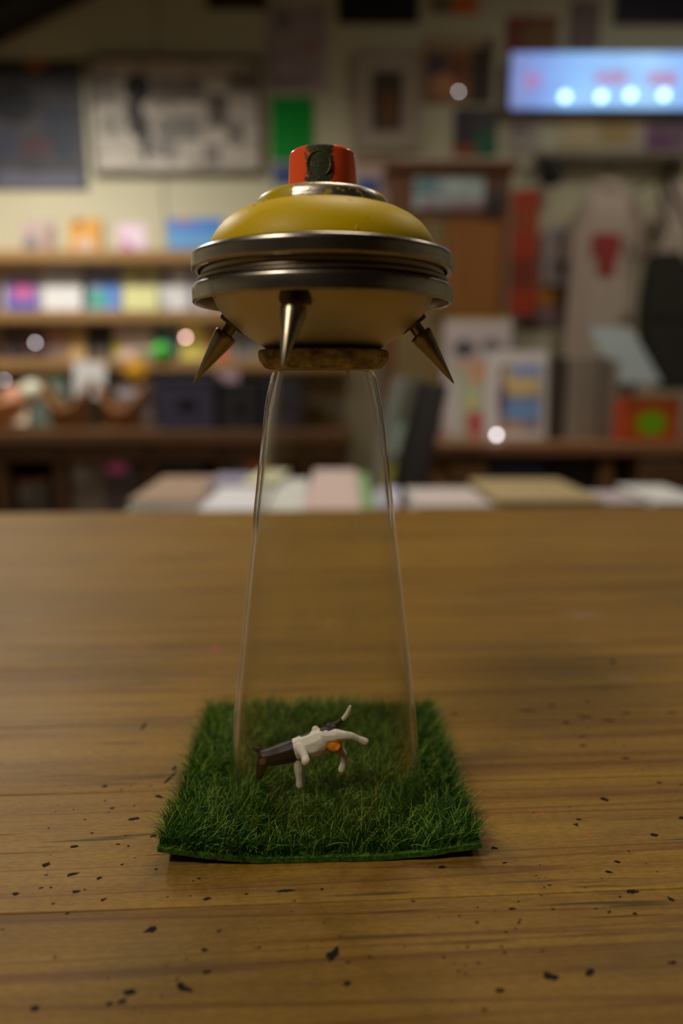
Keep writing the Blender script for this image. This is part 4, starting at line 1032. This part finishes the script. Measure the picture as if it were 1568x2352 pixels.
def crate(label, px0, px1, y0, Y, col, dp=.2):
    a, b = at(px0, 960, Y), at(px1, 960, Y); wd = b.x - a.x; H = at(px0, y0, Y).z - CZ
    t = thing('storage_box', label, 'box', ((a.x + b.x) / 2, Y + dp / 2, CZ + .0005))
    m = plain('box ' + label[:10], col, .5)
    obj('body', boxm((0, 0, H * .44), (wd, dp, H * .88), .004), m, t); obj('lid', boxm((0, 0, H * .94), (wd + .008, dp + .008, H * .115), .003), m, t)
    obj('label_holder', boxm((0, -dp / 2 - .002, H * .5), (wd * .3, .004, H * .2), .001), M_black, t)
crate('dark navy storage box on the cabinet left of the glass', 362, 494, 866, CY0 + .05, A(40, 38, 52, .4))
crate('black storage box on the cabinet beside the glass', 504, 596, 878, CY0 + .06, A(26, 25, 27, .4))
crate('dark blue storage box on the cabinet seen through the glass', 608, 690, 872, CY0 + .06, A(32, 32, 44, .4))
book('paperback', 'pale pink paperback lying on top against the navy storage box', (500, 852, 548, 880), CY0 + .2, art('pale pink back', A(128, 104, 112, .4)), .02, 0.0, z0=at(502, 878, CY0 + .06).z + .0, cat='book')

# ---- display table of flat magazines behind the work table
DZ = 0.80
disp = thing('display_table', 'low table of magazines just beyond the edge of the pine table', 'table', (0.24, 1.06, 0))
for i in range(4): obj('plank', boxm((0, -.231 + .154 * i, DZ - .014), (1.1, .152, .028), .002), M_brown, disp)
for sx in (-.51, .51):
    for sy in (-.27, .27): obj('leg', boxm((sx, sy, .386), (.05, .05, .772), .003), M_brownv, disp)
def flat(name, label, px0, px1, yf, yb, base, th, m, rz=0.0, edge=None, cat='magazine', group=None):
    """flat item whose top surface front edge is at pixel row yf and back edge at row yb"""
    z = base + th
    def gy(py):
        v = (1176 - py) / FPX
        return (z - CAM_Z) / (-math.sin(PITCH) + v * math.cos(PITCH)) * (math.cos(PITCH) + v * math.sin(PITCH))
    Y0, Y1 = gy(yf), gy(yb)
    x0, x1 = at(px0, yf, Y0).x, at(px1, yf, Y0).x
    flatbook(name, label, ((x0 + x1) / 2, (Y0 + Y1) / 2, base + .0003), (x1 - x0, Y1 - Y0, th), rz, m, edge, cat, group)
    return z
KT = .45
M_grn = plain('pale green page edges', A(176, 204, 180, KT), .8); M_wht = plain('bluish white page edges', A(190, 192, 202, KT), .8)
flat('magazine', 'thick magazine stack with pale green edge and tan cover left of the glass', 284, 446, 1150, 1094, DZ + .0345, .016, art('tan cover flat', A(164, 140, 120, .8), (), A(150, 126, 108, .8)), .05, M_grn)
flat('magazine', 'white magazine stack touching the left side of the glass', 450, 598, 1172, 1118, DZ, .052, art('white lilac cover', A(188, 188, 200, .6)), .02, M_wht)
flat('magazine', 'pale green magazine lying in front of the tan magazine stack', 276, 446, 1179, 1120, DZ, .034, art('pale green flat', A(150, 180, 158, .5), [('r', .75, .5, .3, .5, A(186, 190, 190, .5))], A(170, 188, 176, .5)), .04, M_grn)
flat('magazine', 'blue grey magazine behind the white magazine stack', 474, 560, 1110, 1088, DZ, .055, art('blue grey flat', A(112, 108, 126, KT)), 0)
flat('magazine', 'cream magazine with orange edge beside the blue grey magazine', 566, 640, 1108, 1080, DZ, .060, art('cream flat', A(190, 168, 142, KT), [('r', .5, .5, .4, .1, A(170, 90, 60, KT))]), -.1)
flat('magazine', 'white magazine pile seen through the left half of the glass', 604, 690, 1172, 1100, DZ, .050, art('white flat', A(186, 182, 178, KT)), .02, M_wht)
flat('magazine', 'pale pink magazine pile seen through the glass', 694, 830, 1170, 1078, DZ, .050, art('pink flat', A(170, 150, 150, KT), [('r', .5, .6, .4, .2, A(150, 120, 96, KT))]), 0)
flat('magazine', 'green edged magazine seen through the right half of the glass', 832, 862, 1168, 1086, DZ, .050, art('green flat', A(110, 138, 100, KT)), 0)
flat('magazine', 'lilac magazine beside the right edge of the glass', 866, 928, 1166, 1120, DZ, .044, art('lilac flat', A(150, 150, 172, KT)), -.1)
flat('paper_stack', 'white paper stack right of the glass at the table edge', 956, 1128, 1162, 1120, DZ, .050, art('white paper flat', A(150, 142, 142, .42)), .02, M_wht, 'paper')
flat('paper_stack', 'cream paper stack behind the pine table edge on the right', 1140, 1390, 1150, 1100, DZ, .052, art('cream paper flat', A(128, 114, 84, .42), [('r', .4, .3, .2, .3, A(116, 110, 106, .42))]), 0, plain('cream page edge', A(130, 118, 98, .42), .8), 'paper')
flat('paper_stack', 'thin grey lilac sheets right of the cream paper stack', 1394, 1490, 1154, 1128, DZ, .046, art('grey lilac flat', A(124, 116, 122, .32)), .03, None, 'paper')
flat('paper_stack', 'white sheets at the right edge of the picture', 1514, 1640, 1154, 1114, DZ, .044, art('white sheets flat', A(150, 148, 154, .3)), -.03, None, 'paper')

# ---- counter on the right with prints and books
def counter():
    Y0, Y1 = 1.72, 2.14
    zt = at(1250, 1018, Y0).z
    xl, xr = at(976, 1030, Y0).x, 1.35
    wd = xr - xl; cx = (xl + xr) / 2; dp = Y1 - Y0
    t = thing('wooden_counter', 'brown wooden counter holding prints on the right', 'counter', (cx, Y0, 0))
    ml = woodmat('pale counter post', A(150, 118, 76, .34), A(124, 92, 56, .34), 2)
    mt_ = woodmat('counter brown', A(104, 74, 50, .34), A(76, 52, 34, .34), 0)
    obj('top_board', boxm((0, dp / 2 - .01, zt - .014), (wd + .03, dp + .03, .028), .003), mt_, t)
    obj('shelf_board', boxm((0, dp / 2, zt - .16), (wd - .02, dp - .02, .022), .002), mt_, t)
    obj('base_board', boxm((0, dp / 2, .1), (wd - .02, dp - .02, .022), .002), mt_, t)
    obj('back_panel', boxm((0, dp - .008, zt / 2), (wd - .02, .012, zt - .05)), M_dark, t)
    for x in (-wd / 2 + .018, at(1395, 1080, Y0).x - cx, wd / 2 - .018):
        for yy in (.018, dp - .03): obj('post', boxm((x, yy, zt / 2 - .015), (.034, .034, zt - .03), .002), ml if x < 0 and x < -wd / 4 else mt_, t)
    return zt, zt - .149, Y0
PZ, PS, PY0 = counter()
KR = .31
book('book', 'dark blue book lying under the counter top', (1108, 1046, 1228, 1085), PY0 + .12, art('dark blue under', A(40, 42, 58, KR)), .2, 0.0, z0=PS + .0003)
book('book', 'near black book under the counter top beside the dark blue book', (1238, 1046, 1330, 1085), PY0 + .12, art('near black under', A(28, 24, 26, KR)), .2, 0.0, z0=PS + .0003)
book('box', 'small brown box under the left end of the counter', (1018, 1056, 1100, 1100), PY0 + .08, plain('brown card', A(84, 60, 34, KR), .8), .2, 0.0, z0=PS + .0003, cat='box')
book('box', 'wide brown box under the right end of the counter', (1436, 1050, 1536, 1100), PY0 + .06, plain('brown card wide', A(70, 48, 30, KR), .8), .2, 0.0, z0=PS + .0003, cat='box')
card('print', 'tall pale print with a black figure standing at the back of the counter', 'picture', (1018, 728, 1172, 1000), PY0 + .36, art('pale print black figure', A(128, 120, 122, KR), [('e', .32, .72, .16, .06, A(46, 44, 50, KR)), ('e', .7, .74, .16, .05, A(78, 72, 76, KR)), ('e', .46, .55, .3, .07, A(140, 104, 76, KR)), ('r', .5, .97, .5, .025, A(110, 104, 60, KR))]), z0=PZ + .0005, lean=.06)
book('book', 'pale green illustrated book with a red figure on the counter', (1034, 846, 1116, 1008), PY0 + .16, art('green red illustration', A(120, 122, 112, KR), [('e', .68, .22, .22, .18, A(122, 52, 52, KR)), ('e', .62, .55, .28, .16, A(126, 132, 98, KR)), ('e', .72, .86, .2, .1, A(150, 104, 74, KR)), ('r', .10, .4, .1, .4, A(136, 136, 138, KR))]), .014, .1, z0=PZ + .0005)
book('book', 'white bordered print book with yellow and blue picture on the counter', (1122, 806, 1258, 1012), PY0 + .14, art('white bordered print', A(150, 142, 150, KR), [('r', .52, .46, .33, .36, A(96, 84, 84, KR)), ('r', .56, .64, .28, .14, A(150, 128, 92, KR)), ('r', .62, .76, .24, .06, A(86, 104, 160, KR)), ('r', .58, .34, .28, .12, A(76, 104, 172, KR)), ('e', .45, .16, .16, .06, A(120, 100, 76, KR)), ('r', .25, .44, .07, .14, A(66, 52, 66, KR))]), .014, .1, z0=PZ + .0005)
for i, (a, b, c) in enumerate(((1262, 1280, A(48, 42, 36, KR)), (1281, 1300, A(40, 34, 32, KR)), (1301, 1318, A(98, 94, 86, KR)), (1319, 1336, A(104, 98, 90, KR)), (1337, 1353, A(92, 86, 78, KR)), (1354, 1372, A(100, 94, 86, KR)), (1373, 1386, A(60, 56, 48, KR)), (1387, 1402, A(92, 88, 80, KR)), (1403, 1418, A(88, 82, 74, KR)))):
    nm = ['first dark', 'second dark', 'first pale grey', 'second pale grey', 'third pale grey', 'fourth pale grey', 'narrow dark grey', 'fifth pale grey', 'last pale grey'][i]
    Yb = PY0 + .12
    x0, x1 = at(a, 900, Yb).x, at(b, 900, Yb).x; zt = at(a, 818 + (i * 37) % 11, Yb).z
    t = thing('book', nm + ' spine from the left in the row of upright books on the counter', 'book', ((x0 + x1) / 2, Yb, PZ + .0004), (0, 0, 0), 'upright books on the counter')
    m = plain('spine %d' % i, c, .7); wd = x1 - x0 - .0006; h = zt - PZ; dpt = .16
    obj('spine', boxm((0, .001, h / 2), (wd, .002, h), .0004), m, t)
    for sx in (-1, 1): obj('cover', boxm((sx * (wd / 2 - .0008), dpt / 2, h / 2), (.0016, dpt - .002, h)), m, t)
    obj('pages', boxm((0, dpt / 2, h / 2), (wd - .0034, dpt - .006, h - .005)), M_paper, t)
# pale blue sheet slanting over the right of the counter
p = at(1440, 820, PY0 + .34)
bm = bmesh.new()
pts = [at(1352, 752, PY0 + .34), at(1448, 752, PY0 + .34), at(1520, 880, PY0 + .34), at(1420, 880, PY0 + .34)]
vs = [bm.verts.new(q - p) for q in pts]; f = bm.faces.new(vs)
ex = bmesh.ops.extrude_face_region(bm, geom=[f]); bmesh.ops.translate(bm, vec=(0, .006, 0), verts=[v for v in ex['geom'] if isinstance(v, bmesh.types.BMVert)])
bmesh.ops.recalc_face_normals(bm, faces=bm.faces)
blu = thing('display_board', 'pale blue slanted board behind the row of upright books', 'board', (p.x, PY0 + .34, PZ))
obj('panel', bm, art('pale blue board', A(126, 138, 152, KR)), blu, (0, 0, p.z - PZ))
bm = bmesh.new(); tube(bm, [(.03, .02, 0), (.03, .012, p.z - PZ + .02)], .006); obj('stand', bm, M_black, blu)
crx = at(1494, 960, PY0 + .1)
def redbox():
    Yb = PY0 + .06; x0, x1 = at(1432, 960, Yb).x, at(1560, 960, Yb).x; zt = at(1500, 912, Yb).z; h = zt - PZ; wd = x1 - x0
    t = thing('carton', 'orange red carton with a bright green spot on the counter', 'box', ((x0 + x1) / 2, Yb + .06, PZ + .0005))
    obj('body', boxm((0, 0, h * .45), (wd, .12, h * .9), .002), art('orange red carton', A(124, 46, 22, .36), [('e', .5, .45, .45, .5, A(134, 66, 20, .42)), ('e', .5, .45, .24, .28, A(84, 138, 8, .42))]), t)
    obj('lid', boxm((0, 0, h * .95), (wd + .004, .124, h * .1), .001), plain('orange lid', A(130, 72, 42, .42), .6), t)
redbox()
M_cloth = plain('black portfolio lining', A(40, 40, 42, .34), .8)
# portfolio boards leaning between cupboard and counter
for i, (pa, pb, c, lab) in enumerate((((944, 868), (872, 1175), A(64, 66, 62, .26), 'dark grey portfolio leaning beside the counter, behind the black one'), ((996, 876), (930, 1175), A(30, 30, 32, .26), 'black portfolio leaning against the end of the counter'))):
    Yp = 1.41
    a, b = at(*pa, Yp), at(*pb, Yp); dv = a - b; ln = dv.length
    t = thing('portfolio', lab, 'portfolio', (b.x, Yp, 0), (0, 0, 0))
    ang = math.atan2(dv.x, dv.z); L = (a.z) / math.cos(ang)
    bx = a.x - math.tan(ang) * a.z
    t.location.x = bx; t.rotation_euler = (0, ang, 0)
    m = plain('portfolio %d' % i, c, .6); q = .012 + .016 * i
    obj('front_board', boxm((-q, .14, L / 2), (.004, .30, L), .001), m, t); obj('back_board', boxm((q, .14, L / 2), (.004, .30, L), .001), m, t)
    obj('sheets', boxm((0, .14, L / 2), (2 * q - .006, .29, L - .01)), M_cloth if i else art('edge sheets %d' % i, A(76, 80, 70, .36), [('r', .5, .75, .5, .06, A(120, 120, 50, .26)), ('r', .5, .86, .5, .03, A(96, 116, 112, .26))]), t)
# ---- glowing bulbs and sockets added to imitate glints on shelves, wall and counter
glint_m = emat('tiny added white glint', (1.0, 0.92, 0.95), 9.0); glint_p = emat('tiny added pink glint', (1.0, 0.60, 0.55), 16.0)
for px, py, Y, m, r, lab in ((81, 787, SY0 + .02, glint_m, .0040, 'tiny added white glint in front of the maroon books'), (426, 775, SY0 + .02, glint_p, .0050, 'tiny added pink glint in front of the yellow book on the bottom shelf'),
                           (10, 873, SY0 - .02, glint_m, .0032, 'tiny added white glint at the left edge below the bottom shelf'), (1053, 210, WF - .02, glint_m, .0032, 'tiny added white glint on the brown photo collage'), (1140, 999, PY0 + .05, glint_m, .0055, 'tiny added bright glint at the front of the counter')):
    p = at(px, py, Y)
    t = thing('added_glint', lab, 'lamp', (p.x, Y, p.z - r))
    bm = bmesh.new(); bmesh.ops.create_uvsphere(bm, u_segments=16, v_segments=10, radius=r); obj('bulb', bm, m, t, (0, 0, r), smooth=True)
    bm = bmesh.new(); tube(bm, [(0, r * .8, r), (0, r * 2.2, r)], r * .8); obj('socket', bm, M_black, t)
